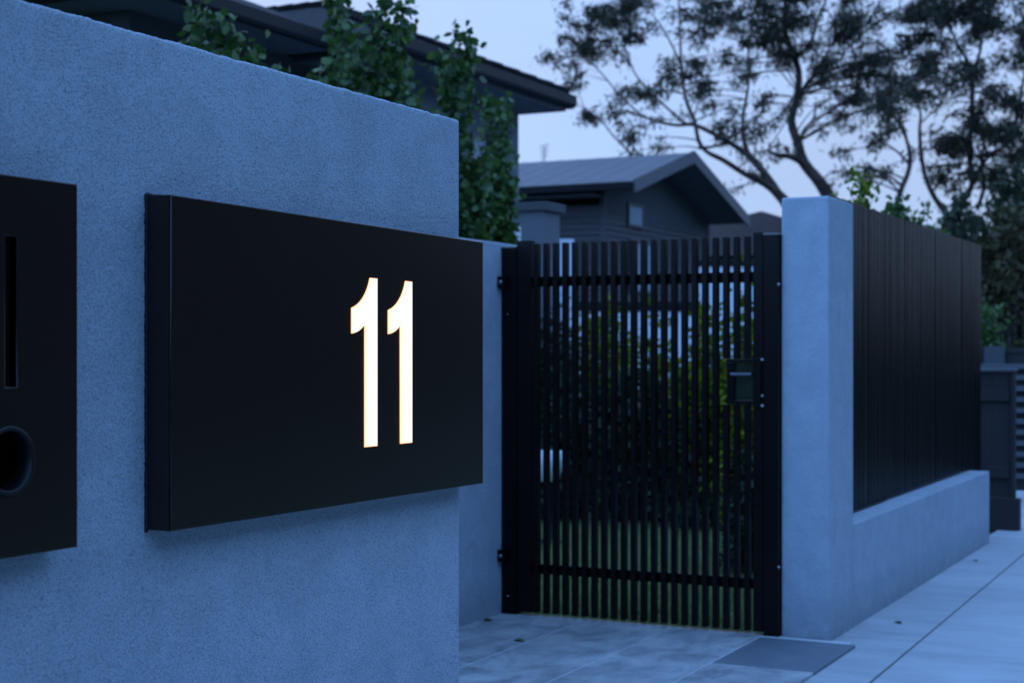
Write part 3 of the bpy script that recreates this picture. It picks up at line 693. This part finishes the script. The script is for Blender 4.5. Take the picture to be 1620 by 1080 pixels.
wz1 = PY(1005, 323, wy).z; wz0 = PY(1005, 361, wy).z
window(h2, qa.x, qb.x, wy-.033, wz0, wz1, True, 0)
window(h2, qa.x+.1, qb.x+.5, wy-.033, 2.5, 3.6, True, 1)
an = MB(); q = P(861, 240, 36); an.tube([(q.x, q.y, 4.9), (q.x, q.y, 6.0)], .012, 6)
for i in range(5): an.tube([(q.x-.25+.02*i, q.y-.2, 5.75+.07*i), (q.x+.25-.02*i, q.y+.2, 5.75+.07*i)], .008, 5)
tag(an.build('roof_aerial', M['gutter']), 'thin television aerial above the metal roof ridge', 'aerial')

# third roof
h3 = empty('brown_roof_house', (0, 0, 0), label='distant house with a brown tiled hip roof just left of the pillar top', cat='house')
a = P(1148, 350, 42); t = P(1205, 334, 45); c = P(1300, 362, 44)
zb = EYE+(HOR-356)*42/FPX
hb = MB(); cx_, cy_ = t.x, t.y; w = 4.6
MB().box((cx_-w+.5, cy_-w+.5, 0), (cx_+w-.5, cy_+w-.5, zb-.9)).build('wall', M['hwall2'], h3)
hb.add([(cx_-w, cy_-w, zb-.9), (cx_+w, cy_-w, zb-.9), (cx_+w, cy_+w, zb-.9), (cx_-w, cy_+w, zb-.9), (cx_, cy_, t.z)], [(0, 1, 4), (1, 2, 4), (2, 3, 4), (3, 0, 4), (3, 2, 1, 0)])
hb.build('roof', M['tile2'], h3)

# white garden walls seen between the gate slats
def wall_px(name, pxa, pxb, D, ytop, label, m='white', th=.2, cap=None):
    a, b_ = P(pxa, 500, D), P(pxb, 500, D); zt = EYE+(HOR-ytop)*D/FPX
    d = (b_-a); ln = d.length; ang = math.atan2(d.y, d.x)
    r = empty(name, (a.x, a.y, 0), ang, label, 'wall')
    MB().box((0, 0, -.04), (ln, th, zt)).build('wall_face', M[m], r, bevel=.01)
    if cap: MB().box((-.02, -.03, zt+.002), (ln+.02, th+.03, zt+cap)).build('capping', M['gutter'], r, bevel=.01)
    return r
wall_px('garden_wall', 862, 908, 22, 378, 'tall white wall panel seen through the left slats of the gate')
wall_px('garden_wall', 908, 1106, 20.5, 492, 'long white courtyard wall with a dark capping seen through the middle of the gate', cap=.13)
wall_px('garden_wall', 1107, 1330, 24, 421, 'tall white wall seen through the right slats of the gate', cap=.10)

# ------------------------------------------------------------------ plants
def leaves(centres, rng, n_per, spread, ln, wd, droop=.3, fold=True):
    """independent leaf polygons (4-gons) scattered round the centres"""
    C = np.repeat(np.asarray(centres, float), n_per, axis=0); n = len(C)
    off = rng.normal(0, 1, (n, 3)); off *= (np.abs(rng.normal(0, .6, (n, 1)))+.25)/np.linalg.norm(off, axis=1, keepdims=True)
    C = C+off*np.asarray(spread)
    d = rng.normal(0, 1, (n, 3)); d[:, 2] -= droop*2; d /= np.linalg.norm(d, axis=1, keepdims=True)
    s = np.cross(d, rng.normal(0, 1, (n, 3))); s /= np.linalg.norm(s, axis=1, keepdims=True)
    k = (.6+rng.random((n, 1))*.7); l_ = ln*k; w_ = wd*k
    v = np.zeros((n, 4, 3)); v[:, 0] = C; v[:, 1] = C+d*l_*.45+s*w_*.5; v[:, 2] = C+d*l_; v[:, 3] = C+d*l_*.45-s*w_*.5
    nrm = np.cross(d, s); v[:, 1] += nrm*w_*.12; v[:, 3] += nrm*w_*.12
    return v
def leaves6(C, rng, ln, wd, droop):
    n = len(C); d = rng.normal(0, 1, (n, 3)); d[:, 2] -= droop; d /= np.linalg.norm(d, axis=1, keepdims=True)
    s = np.cross(d, rng.normal(0, 1, (n, 3))); s /= np.linalg.norm(s, axis=1, keepdims=True); nrm = np.cross(d, s)
    k = (.65+rng.random((n, 1))*.6); l_ = ln*k; w_ = wd*k
    cl = rng.random((n, 1))*.25
    v = np.zeros((n, 6, 3)); v[:, 0] = C; v[:, 1] = C+d*l_*.3+s*w_*.48; v[:, 2] = C+d*l_*.68+s*w_*.40-nrm*l_*cl*.3; v[:, 3] = C+d*l_-nrm*l_*cl; v[:, 4] = C+d*l_*.68-s*w_*.40-nrm*l_*cl*.3; v[:, 5] = C+d*l_*.3-s*w_*.48
    return v

def pear(px, D, half_px, ytop, seed, label, lean=0, ybot=None, nb=9, dens=1.0, tips=(), drop=.30):
    rng = np.random.default_rng(seed); rnd = random.Random(seed)
    base = P(px, HOR, D); ht = EYE+(HOR-ytop)*D/FPX; hw = half_px*D/FPX
    root = empty('pear_tree', (base.x, base.y, -.04), label=label, cat='tree', group='pear trees in a row behind the front wall')
    tb = MB(); tb.tube([(0, 0, 0), (.01, .01, .6), (-.01, .02, 1.4), (.01, 0, ht*.7), (0, 0, ht*.92)], [.05, .042, .035, .018, .006], 8)
    C = []
    for i in range(nb*5):
        a = rnd.uniform(0, 6.283); rr = hw*(.35+.65*math.sqrt(rnd.random())); zt = ht*(1-drop*(rr/hw)**1.5*rnd.uniform(.5, 1.2)-rnd.random()*.6*drop)
        if i >= nb*1.6: zt *= rnd.uniform(.6, .92)
        z0 = rnd.uniform(.5, 1.5); tip = Vector((math.cos(a)*rr, math.sin(a)*rr, zt)); st = Vector((0, 0, z0)); mid = st.lerp(tip, .5)+Vector((math.cos(a), math.sin(a), 0))*rr*.35
        pts = [st.lerp(mid, t/4).lerp(mid.lerp(tip, t/4), t/4) for t in range(5)]
        tb.tube(pts, [.016, .012, .009, .006, .003], 5, False)
        for t in np.linspace(.15, 1, 16):
            p = st.lerp(mid, t).lerp(mid.lerp(tip, t), t); C.append((p.x, p.y, p.z))
            if rnd.random() < .8:
                e = Vector((rnd.gauss(0, 1), rnd.gauss(0, 1), rnd.gauss(.3, .6))).normalized()*rnd.uniform(.06, .16); C.append((p.x+e.x, p.y+e.y, p.z+e.z))
    for (dx, dz) in tips:      # leader shoots above the crown
        wx = dx*D/FPX; zt = EYE+(HOR-dz)*D/FPX; p0 = Vector((wx*.6*ST, -wx*.6*CT, ht*.8)); p1 = Vector((wx*ST, -wx*CT, zt))
        tb.tube([p0, p0.lerp(p1, .5), p1], [.007, .005, .002], 5, False)
        for t in np.linspace(0, 1, 9): q = p0.lerp(p1, t); C.append((q.x, q.y, q.z))
    tb.build('trunk', M['pearbark'], root)
    C = np.array(C); r = np.hypot(C[:, 0], C[:, 1])/hw; keep = (r < 1.12); C = C[keep]
    npc = np.repeat(C, int(17*dens), axis=0); off = rng.normal(0, .045, npc.shape); npc = npc+off
    mesh_np('crown', leaves6(npc, rng, .075, .055, .9), 6, M['pear'], root)
    return root
pear(340, 9.5, 98, 14, 11, 'leftmost pear tree, a low rounded crown just clearing the foreground wall', nb=11, dens=1.3, drop=.13, tips=((-25, 6), (18, 24)))
pear(587, 11, 92, -55, 12, 'largest pear tree with a dense crown rising past the top of the picture', nb=18, dens=1.2, tips=((-55, -20), (20, -60), (50, 5)))
pear(713, 12.3, 46, 70, 13, 'slim pear tree with a loose pointed top between the largest one and the house corner', nb=7, tips=((15, 48), (-12, 75), (30, 58)))
pear(775, 14.0, 37, 148, 14, 'shortest columnar pear tree nearest the gate, in front of the house corner', nb=8, tips=((-5, 142), (22, 160)))

# eucalypts -------------------------------------------------------
def gum(name_label, D, limbs, clumps, seed, group, dvar=.06, n_sub=30, n_leaf=5):
    rng = np.random.default_rng(seed); rnd = random.Random(seed)
    base = limbs[0][0]; b0 = P(base[0], HOR, D); root = empty('gum_tree', (b0.x, b0.y, -.05), label=name_label, cat='tree', group=group)
    o = Vector((b0.x, b0.y, -.05)); tb = MB(); nodes = []
    toward = Vector((CT, ST, 0))
    for lb_ in limbs:
        pts = []
        for (x, y, r, dd) in lb_: 
            pts.append((P(x, y, D)-o+toward*dd, r*.82*D/FPX))
        # smooth
        sm = []
        for i in range(len(pts)-1):
            for t in (0, .34, .67):
                a = pts[max(i-1, 0)][0]; b = pts[i][0]; c = pts[i+1][0]; d = pts[min(i+2, len(pts)-1)][0]
                q = .5*((2*b)+(c-a)*t+(2*a-5*b+4*c-d)*t*t+(3*b-a-3*c+d)*t**3); sm.append((q, pts[i][1]*(1-t)+pts[i+1][1]*t))
        sm.append(pts[-1]); tb.tube([s[0] for s in sm], [s[1] for s in sm], 8); nodes += [(s[0], s[1]) for s in sm]
    low = [n for n in nodes]
    NP = np.array([[*n[0]] for n in nodes]); NR = np.array([n[1] for n in nodes])
    C = []
    fine = []
    for (x, y, r, dens) in clumps:          # break every clump into a few small uneven tufts
        for _ in range(4 if r > 15 else 2):
            a = rnd.uniform(0, 6.283); q_ = r*rnd.uniform(.25, .85)
            fine.append((x+math.cos(a)*q_, y+math.sin(a)*q_*.8, r*rnd.uniform(.38, .62), dens*rnd.uniform(.6, 1.25)))
    for (x, y, r, dens) in fine:
        rr = r*D/FPX; dd = rnd.uniform(-1, 1)*2.2; c = P(x, y, D)-o+toward*dd
        cv = np.array([*c]); dist = np.linalg.norm(NP-cv, axis=1)+np.maximum(0, NP[:, 2]-cv[2])*1.5; j = int(np.argmin(dist))
        st = Vector(NP[j]); mid = st.lerp(c, .55)+Vector((rnd.gauss(0, .1), rnd.gauss(0, .1), .12))*(c-st).length*.8
        r0 = min(NR[j]*.40, .012+.007*(c-st).length)
        pts = [st.lerp(mid, t/5).lerp(mid.lerp(c, t/5), t/5) for t in range(6)]
        tb.tube(pts, [r0*(1-.13*t) for t in range(6)], 6, False)
        bp = pts[3]
        k = max(3, int(n_sub*.85*(r/28)**1.5*dens))
        for i in range(k):
            e = Vector((rnd.gauss(0, 1), rnd.gauss(0, 1), rnd.gauss(0, .62)))
            e = e.normalized()*rr*(.30+1.15*rnd.random()**.75); e.z *= .85; q = c+e
            m2 = bp.lerp(q, .5)+Vector((0, 0, -.03*rr))
            tb.tube([bp, m2.lerp(c, .25), q], [r0*.4, .014, .007], 4, False)
            for t_ in (.68, .84, 1.0): C.append([*m2.lerp(q, t_)])

    tb.build('trunk', M['bark'], root)
    mesh_np('crown', leaves(np.array(C), rng, n_leaf, (.24, .24, .17), .18, .040, .45), 4, M['gum'], root)
    return root
Z = 0
GG = 'gum trees rising behind the houses and fence'
limbs1 = [
 [(1330, 560, 17, 0), (1335, 420, 16, 0), (1318, 330, 14, 0), (1298, 290, 12, 0), (1272, 258, 10.5, 0), (1262, 225, 9.5, 0), (1255, 190, 8, .3), (1266, 150, 7.5, .5), (1272, 105, 6.5, .8), (1262, 70, 6, 1), (1250, 25, 5, 1), (1255, -30, 4, 1), (1250, -90, 2, 1)],
 [(1272, 258, 8, 0), (1248, 250, 6, -.3), (1225, 250, 4, -.6), (1205, 245, 3, -1)],
 [(1268, 85, 4, .8), (1295, 55, 3.5, 1.2), (1310, 15, 3, 1.5), (1325, -20, 2, 1.6)],
 [(1266, 235, 4, 0), (1275, 205, 3, .5), (1298, 180, 2.5, 1), (1306, 150, 2, 1.4)],
 [(1266, 150, 4, 0), (1290, 118, 3, .6), (1330, 100, 2.5, 1), (1370, 85, 2, 1.5)],
]
cl1 = [(1250,60,34,1.1),(1230,85,24,1),(1262,22,44,1.2),(1300,62,38,1),(1335,42,34,1),(1368,34,26,.9),(1300,105,26,.9),(1285,20,26,.5),(1385,66,26,.9),(1330,112,30,1.1),(1362,130,36,1.2),(1400,104,36,1.2),(1425,125,30,1),(1345,160,24,.8),(1325,185,18,.9),(1365,190,18,.4),(1240,245,15,.8),(1215,142,20,.9),(1245,160,18,.6),(1225,35,30,1.1),(1200,22,30,1.1),(1235,-20,40,1),(1290,-30,40,1),(1340,-20,30,1),(1188,75,24,1),(1195,100,18,.8),(1303,165,14,.4),(1290,125,18,.7),(1210,245,10,.9),(1310,290,12,.5),(1205,60,16,.6)]
gum('biggest gum tree with a thick leaning trunk directly above the pillar', 44, limbs1, cl1, 21, GG)
limbs2 = [
 [(1262, 560, 14, 0), (1262, 400, 13, 0), (1250, 335, 12, 0), (1232, 308, 10, 0), (1208, 292, 7, -.2), (1175, 278, 5.5, -.4), (1140, 258, 5, -.6), (1112, 246, 4, -.8), (1098, 230, 4, -1), (1092, 200, 4, -1), (1080, 172, 3.5, -1), (1072, 135, 3, -1.2), (1068, 100, 2.5, -1.4), (1066, 55, 2, -1.5), (1064, 10, 1.5, -1.5)],
 [(1236, 312, 8, 0), (1212, 272, 7.5, .3), (1190, 243, 6.5, .5), (1165, 225, 5, .6), (1130, 205, 4.5, .6), (1100, 192, 4, .6), (1075, 195, 3.2, .4), (1045, 192, 2.8, .2), (1020, 186, 2, 0), (985, 175, 1.6, 0)],
 [(1190, 243, 5, .5), (1182, 210, 4, .8), (1185, 170, 3.4, 1), (1193, 135, 3, 1.2), (1198, 90, 2, 1.4), (1196, 50, 1.5, 1.6)],
 [(1085, 190, 3, .5), (1060, 168, 2.4, .5), (1030, 140, 2, .5), (1005, 110, 1.5, .4), (990, 70, 1.2, .3)],
 [(1098, 242, 3.4, -1), (1120, 240, 2.6, -1), (1150, 232, 2, -.5), (1175, 238, 1.8, 0)],
 [(1020, 186, 2, 0), (985, 160, 1.6, -.3), (950, 120, 1.3, -.4), (925, 95, 1.1, -.4)],
 [(1070, 115, 2, -1.2), (1050, 70, 1.6, -1), (1030, 40, 1.2, -1)],
 [(1000, 245, 2, 0), (970, 215, 1.6, 0), (950, 190, 1.3, 0), (925, 175, 1, 0)],
]
cl2 = [(960,38,32,1.1),(992,18,30,1.1),(1003,46,22,1),(940,60,22,.9),(921,72,26,1.2),(926,95,22,1),(895,60,13,.4),(875,80,13,.5),(858,105,12,.35),(885,118,14,.5),(905,130,16,.4),(925,30,18,.6),(980,72,18,.3),(998,70,16,.6),(1000,145,20,.7),(1015,158,20,.6),(970,158,22,.5),(940,172,22,.6),(922,182,14,.9),(985,190,26,.4),(1020,215,24,.45),(1045,150,14,.4),(1060,112,18,1.1),(1085,105,20,1.1),(1112,108,24,1.2),(1120,132,16,1.1),(1040,122,16,.6),(1110,75,12,.8),(1100,18,26,1.1),(1130,20,28,1.2),(1160,30,28,1.1),(1110,45,16,.6),(1180,5,26,1.1),(1155,188,18,1),(1150,88,16,.8),(1170,115,14,.5),(1160,192,14,.6),(1190,192,18,.35),(1140,150,14,.35),(1205,210,14,.4),(1180,240,14,.35),(1225,190,16,.4),(1180,280,16,.4),(1000,235,20,.5),(1040,235,20,.4),(1060,20,20,.3),(900,145,12,.5),(960,-20,36,1),(1020,-20,20,.5),(1120,-25,36,1),(890,15,12,.35),(1150,220,16,.2),(1095,160,12,.3)]
gum('spreading gum tree with long side limbs above the metal roof', 42, limbs2, cl2, 22, GG)
limbs3 = [
 [(1440, 560, 8, 0), (1440, 420, 7, 0), (1418, 345, 6, 0), (1424, 305, 5.5, 0), (1436, 275, 5, 0), (1440, 248, 4.5, 0), (1432, 215, 3, 0), (1412, 190, 2.5, -.3), (1390, 165, 2, -.5), (1372, 140, 1.5, -.6)],
 [(1440, 262, 3, 0), (1425, 240, 2.2, .2), (1405, 222, 1.8, .4), (1385, 205, 1.2, .5)],
 [(1436, 230, 2.6, 0), (1438, 200, 2, .4), (1430, 170, 1.5, .6), (1425, 140, 1.2, .6)],
]
cl3 = [(1395,205,20,.7),(1405,220,14,.5),(1380,180,20,.6),(1420,165,20,.5),(1345,240,15,.4),(1360,258,14,.4),(1440,150,18,.5),(1448,115,28,1.1),(1420,190,14,.3),(1415,255,10,.3),(1372,225,10,.4),(1395,270,8,.3),(1345,280,10,.3),(1425,150,16,.4),(1405,150,22,.6)]
gum('thin forked gum sapling with sparse foliage between the two big crowns', 36, limbs3, cl3, 23, GG)
limbs4 = [
 [(1520, 560, 12, 0), (1515, 420, 11, 0), (1500, 345, 8, 0), (1480, 315, 5, 0), (1464, 280, 4.5, 0), (1457, 240, 4, 0), (1455, 205, 3.4, 0), (1460, 180, 2.6, .2), (1458, 150, 2, .3), (1475, 130, 1.5, .3)],
 [(1505, 350, 7, 0), (1530, 315, 6, .3), (1548, 285, 5.5, .5), (1545, 240, 5.5, .6), (1548, 190, 5.5, .6), (1552, 140, 5, .7), (1553, 110, 4.5, .8), (1570, 70, 3, 1), (1575, 20, 2, 1), (1575, -30, 2, 1)],
 [(1548, 285, 4.5, .5), (1572, 255, 4, 1), (1592, 235, 3, 1.2), (1612, 225, 2, 1.4)],
 [(1553, 112, 4, .6), (1535, 85, 3, .4), (1515, 62, 2.2, .2), (1500, 35, 1.6, 0)],
 [(1545, 330, 4, 0), (1556, 300, 4, 0), (1552, 250, 3.5, 0)],
 [(1605, 210, 3, 0), (1615, 150, 3, 0), (1625, 100, 2.5, 0)],
]
cl4 = [(1455,45,20,1),(1470,18,32,1.2),(1500,15,36,1.2),(1480,55,26,1.1),(1535,15,36,1.2),(1570,30,38,1.2),(1605,25,36,1.1),(1620,60,30,1),(1495,90,26,.9),(1515,118,24,.9),(1540,108,20,.6),(1590,85,30,1),(1612,105,34,1.2),(1580,120,20,.6),(1480,135,28,1.1),(1500,150,22,.7),(1550,165,20,.7),(1580,165,22,.9),(1565,190,24,1),(1595,205,34,1.2),(1545,185,16,.7),(1500,212,24,1.1),(1520,232,30,1.2),(1550,235,28,1),(1585,250,34,1.2),(1612,250,30,1.2),(1500,275,24,1),(1525,288,22,.9),(1560,280,18,.6),(1605,290,30,1.1),(1520,255,22,.9),(1590,135,18,.6),(1500,-25,40,1),(1560,-25,40,1),(1610,-20,40,1),(1640,150,40,1),(1640,220,40,1),(1440,15,16,.8),(1535,60,14,.5)]
gum('dense gum tree filling the top right corner', 38, limbs4, cl4, 24, GG)

def shrub(name, label, cat, px, D, half_px, ytop, ml, seed, n=2600, ln=.06, wd=.035, z0=0.0, group=None, ybase=None, flat=1.0, holes=.0):
    rng = np.random.default_rng(seed); rnd = random.Random(seed); c = P(px, HOR, D); ht = EYE+(HOR-ytop)*D/FPX; hw = half_px*D/FPX
    root = empty(name, (c.x, c.y, -.04), label=label, cat=cat, group=group)
    tb = MB(); C = []
    k = max(10, int(n/60))
    for i in range(k):
        a = rnd.uniform(0, 6.283); rr = hw*math.sqrt(rnd.random()); zt = z0+(ht-z0)*(rnd.uniform(.15, 1.0)*(1-.25*(rr/hw)**2)+.03)
        tip = Vector((math.cos(a)*rr, math.sin(a)*rr*flat, zt)); s = Vector((tip.x*.15, tip.y*.15, 0)); tb.tube([s, s.lerp(tip, .5)+Vector((tip.x*.2, tip.y*.2, 0)), tip], [.014, .009, .003], 5, False)
        C.append([*tip]); C.append([*s.lerp(tip, .82)])
        if rnd.random() < .6: C.append([*s.lerp(tip, .6)])
    tb.build('stems', M['pearbark'], root)
    per = max(6, int(n/len(C))); sp = max(.10, hw*.22)
    mesh_np('foliage', leaves(np.array(C), rng, per, (sp, sp, sp), ln, wd, .1), 4, ml if not isinstance(ml, str) else M[ml], root)
    return root
SG = 'shrubs of the garden hedge behind the gate'
shrub('hedge_shrub', 'tall lime green shrub behind the lock side of the gate', 'shrub', 1190, 9.9, 42, 405, 'lime', 31, 5200, group=SG)
shrub('hedge_shrub', 'ragged lime green shrub just left of the tallest one', 'shrub', 1118, 11.5, 46, 478, 'lime', 32, 6500, group=SG)
shrub('hedge_shrub', 'mid height yellow green shrub behind the middle of the gate', 'shrub', 1035, 12.6, 52, 492, 'lime', 33, 5200, group=SG)
shrub('hedge_shrub', 'yellow green shrub below the dark beam left of the gate centre', 'shrub', 955, 13.2, 46, 470, 'lime', 34, 4200, group=SG)
shrub('hedge_shrub', 'dark shrub filling the hinge side behind the gate', 'shrub', 870, 12.8, 56, 462, 'hedge', 35, 6500, group=SG)
shrub('hedge_shrub', 'low dark shrub edging the lawn behind the gate centre', 'shrub', 990, 12.0, 80, 590, 'hedge', 36, 7000, ln=.08, wd=.05, group=SG)
shrub('hedge_shrub', 'low dark shrub edging the lawn behind the right half of the gate', 'shrub', 1105, 11.6, 70, 590, 'hedge', 37, 7000, ln=.08, wd=.05, group=SG)
shrub('hedge_shrub', 'low dark shrub under the tall lime green one behind the lock', 'shrub', 1195, 9.2, 42, 700, 'hedge', 38, 4000, group=SG)
shrub('hedge_shrub', 'low dark shrub edging the lawn by the hinge post', 'shrub', 885, 12.2, 70, 600, 'hedge', 39, 6000, ln=.08, wd=.05, group=SG)
# white pot on a stand in the bed
pc = P(868, 760, 10.6)
pot = empty('plant_pot', (pc.x, pc.y, -.01), label='small white pot glimpsed between the slats near the hinge post', cat='pot')
zz = EYE+(HOR-760)*10.6/FPX+.01
MB().lathe([(0, zz), (.075, zz), (.10, zz+.12), (.105, zz+.20), (.092, zz+.20), (.085, zz+.18), (0, zz+.17)], (0, 0, 0)).build('bowl', M['white'], pot, smooth=True)
MB().lathe([(.11, 0), (.11, .02), (.03, .04), (.025, zz-.02), (.06, zz-.002), (0, zz-.002)], (0, 0, 0)).build('pedestal', M['gutter'], pot, smooth=True)

# behind the slat fence
shrub('leafy_sapling', 'bright green sapling tip poking above the fence beside the pillar', 'sapling', 1356, 10.6, 17, 256, 'lime2', 41, 420, ln=.06, wd=.04, z0=2.2)
shrub('garden_shrub', 'mid green shrub top showing above the middle of the black slat fence', 'shrub', 1425, 13.5, 34, 318, 'pear', 42, 4200, ln=.07, wd=.04, z0=1.7)
shrub('garden_shrub', 'rounded green shrub top right of the first one above the fence', 'shrub', 1462, 17.5, 26, 322, 'pear', 43, 3200, ln=.07, wd=.04, z0=1.7)
BG = 'large bushes beyond the end of the slat fence'
shrub('large_bush', 'dark green bush rising over the far end of the slat fence', 'bush', 1520, 30, 52, 318, 'bush', 51, 16000, ln=.16, wd=.08, group=BG)
shrub('large_bush', 'russet brown bush at the right edge above the timber fence', 'bush', 1600, 24, 62, 318, 'rust', 52, 15000, ln=.14, wd=.07, group=BG)
shrub('large_bush', 'tall dark green bush in the right corner behind the russet one', 'bush', 1625, 34, 75, 262, 'bush', 53, 20000, ln=.18, wd=.09, group=BG)
shrub('large_bush', 'small brighter green bush between the fence end and the russet bush', 'bush', 1562, 21, 16, 455, 'pear', 54, 3000, ln=.10, wd=.05, group=BG)
shrub('large_bush', 'distant low bush behind the pillar and the brown roof', 'bush', 1350, 60, 110, 395, 'bush', 55, 14000, ln=.25, wd=.12, group=BG)

# fallen leaves
def fallen(px, py, s, m, label, z):
    D = (EYE-z)*FPX/(py-HOR); p = P(px, py, D)
    b = MB(); n = 10; vs = []
    for i in range(n):
        t = 2*math.pi*i/n; r = s*(1+.15*math.sin(3*t)); vs.append((math.cos(t)*r*1.5, math.sin(t)*r*.8, .003+.006*abs(math.sin(t))))
    vs.append((0, 0, .002)); b.add(vs, [(i, (i+1) % n, n) for i in range(n)])
    o = b.build('fallen_leaf', m); o.location = (p.x, p.y, z); o.rotation_euler = (0, 0, px); tag(o, label, 'leaf', 'fallen leaves on the paving and footpath')
dl = mat('dry_leaf', (.05, .04, .03), .8); gl_ = mat('green_leaf', (.05, .11, .03), .5)
fallen(821, 1013, .022, gl_, 'green fallen leaf on the entry paving near the hinge post', .0145)
fallen(1421, 985, .016, dl, 'dark fallen leaf alone on the concrete footpath', .0)
fallen(1543, 887, .018, gl_, 'green fallen leaf on the footpath by the end of the low wall', .0)
fallen(771, 981, .018, dl, 'tiny dark leaf caught against the foot of the recessed wall', .0145)

# trees across the street (behind the camera; mirrored in the dark metal)
rng = np.random.default_rng(77)
C = []
for x0 in np.arange(-40, 150, 5.5):
    h = 9.5 if x0 < 48 else 3.6
    h *= rng.uniform(.85, 1.15)
    for _ in range(230): C.append((x0+rng.normal(0, 2.2), -15+rng.normal(0, 1.3), h*rng.random()**.8))
o = mesh_np('tree_belt', leaves(np.array(C), rng, 10, (.7, .7, .7), .75, .45, .2), 4, M['hedge']); tag(o, 'dark belt of street trees on the far side of the road', 'trees', kind='stuff')
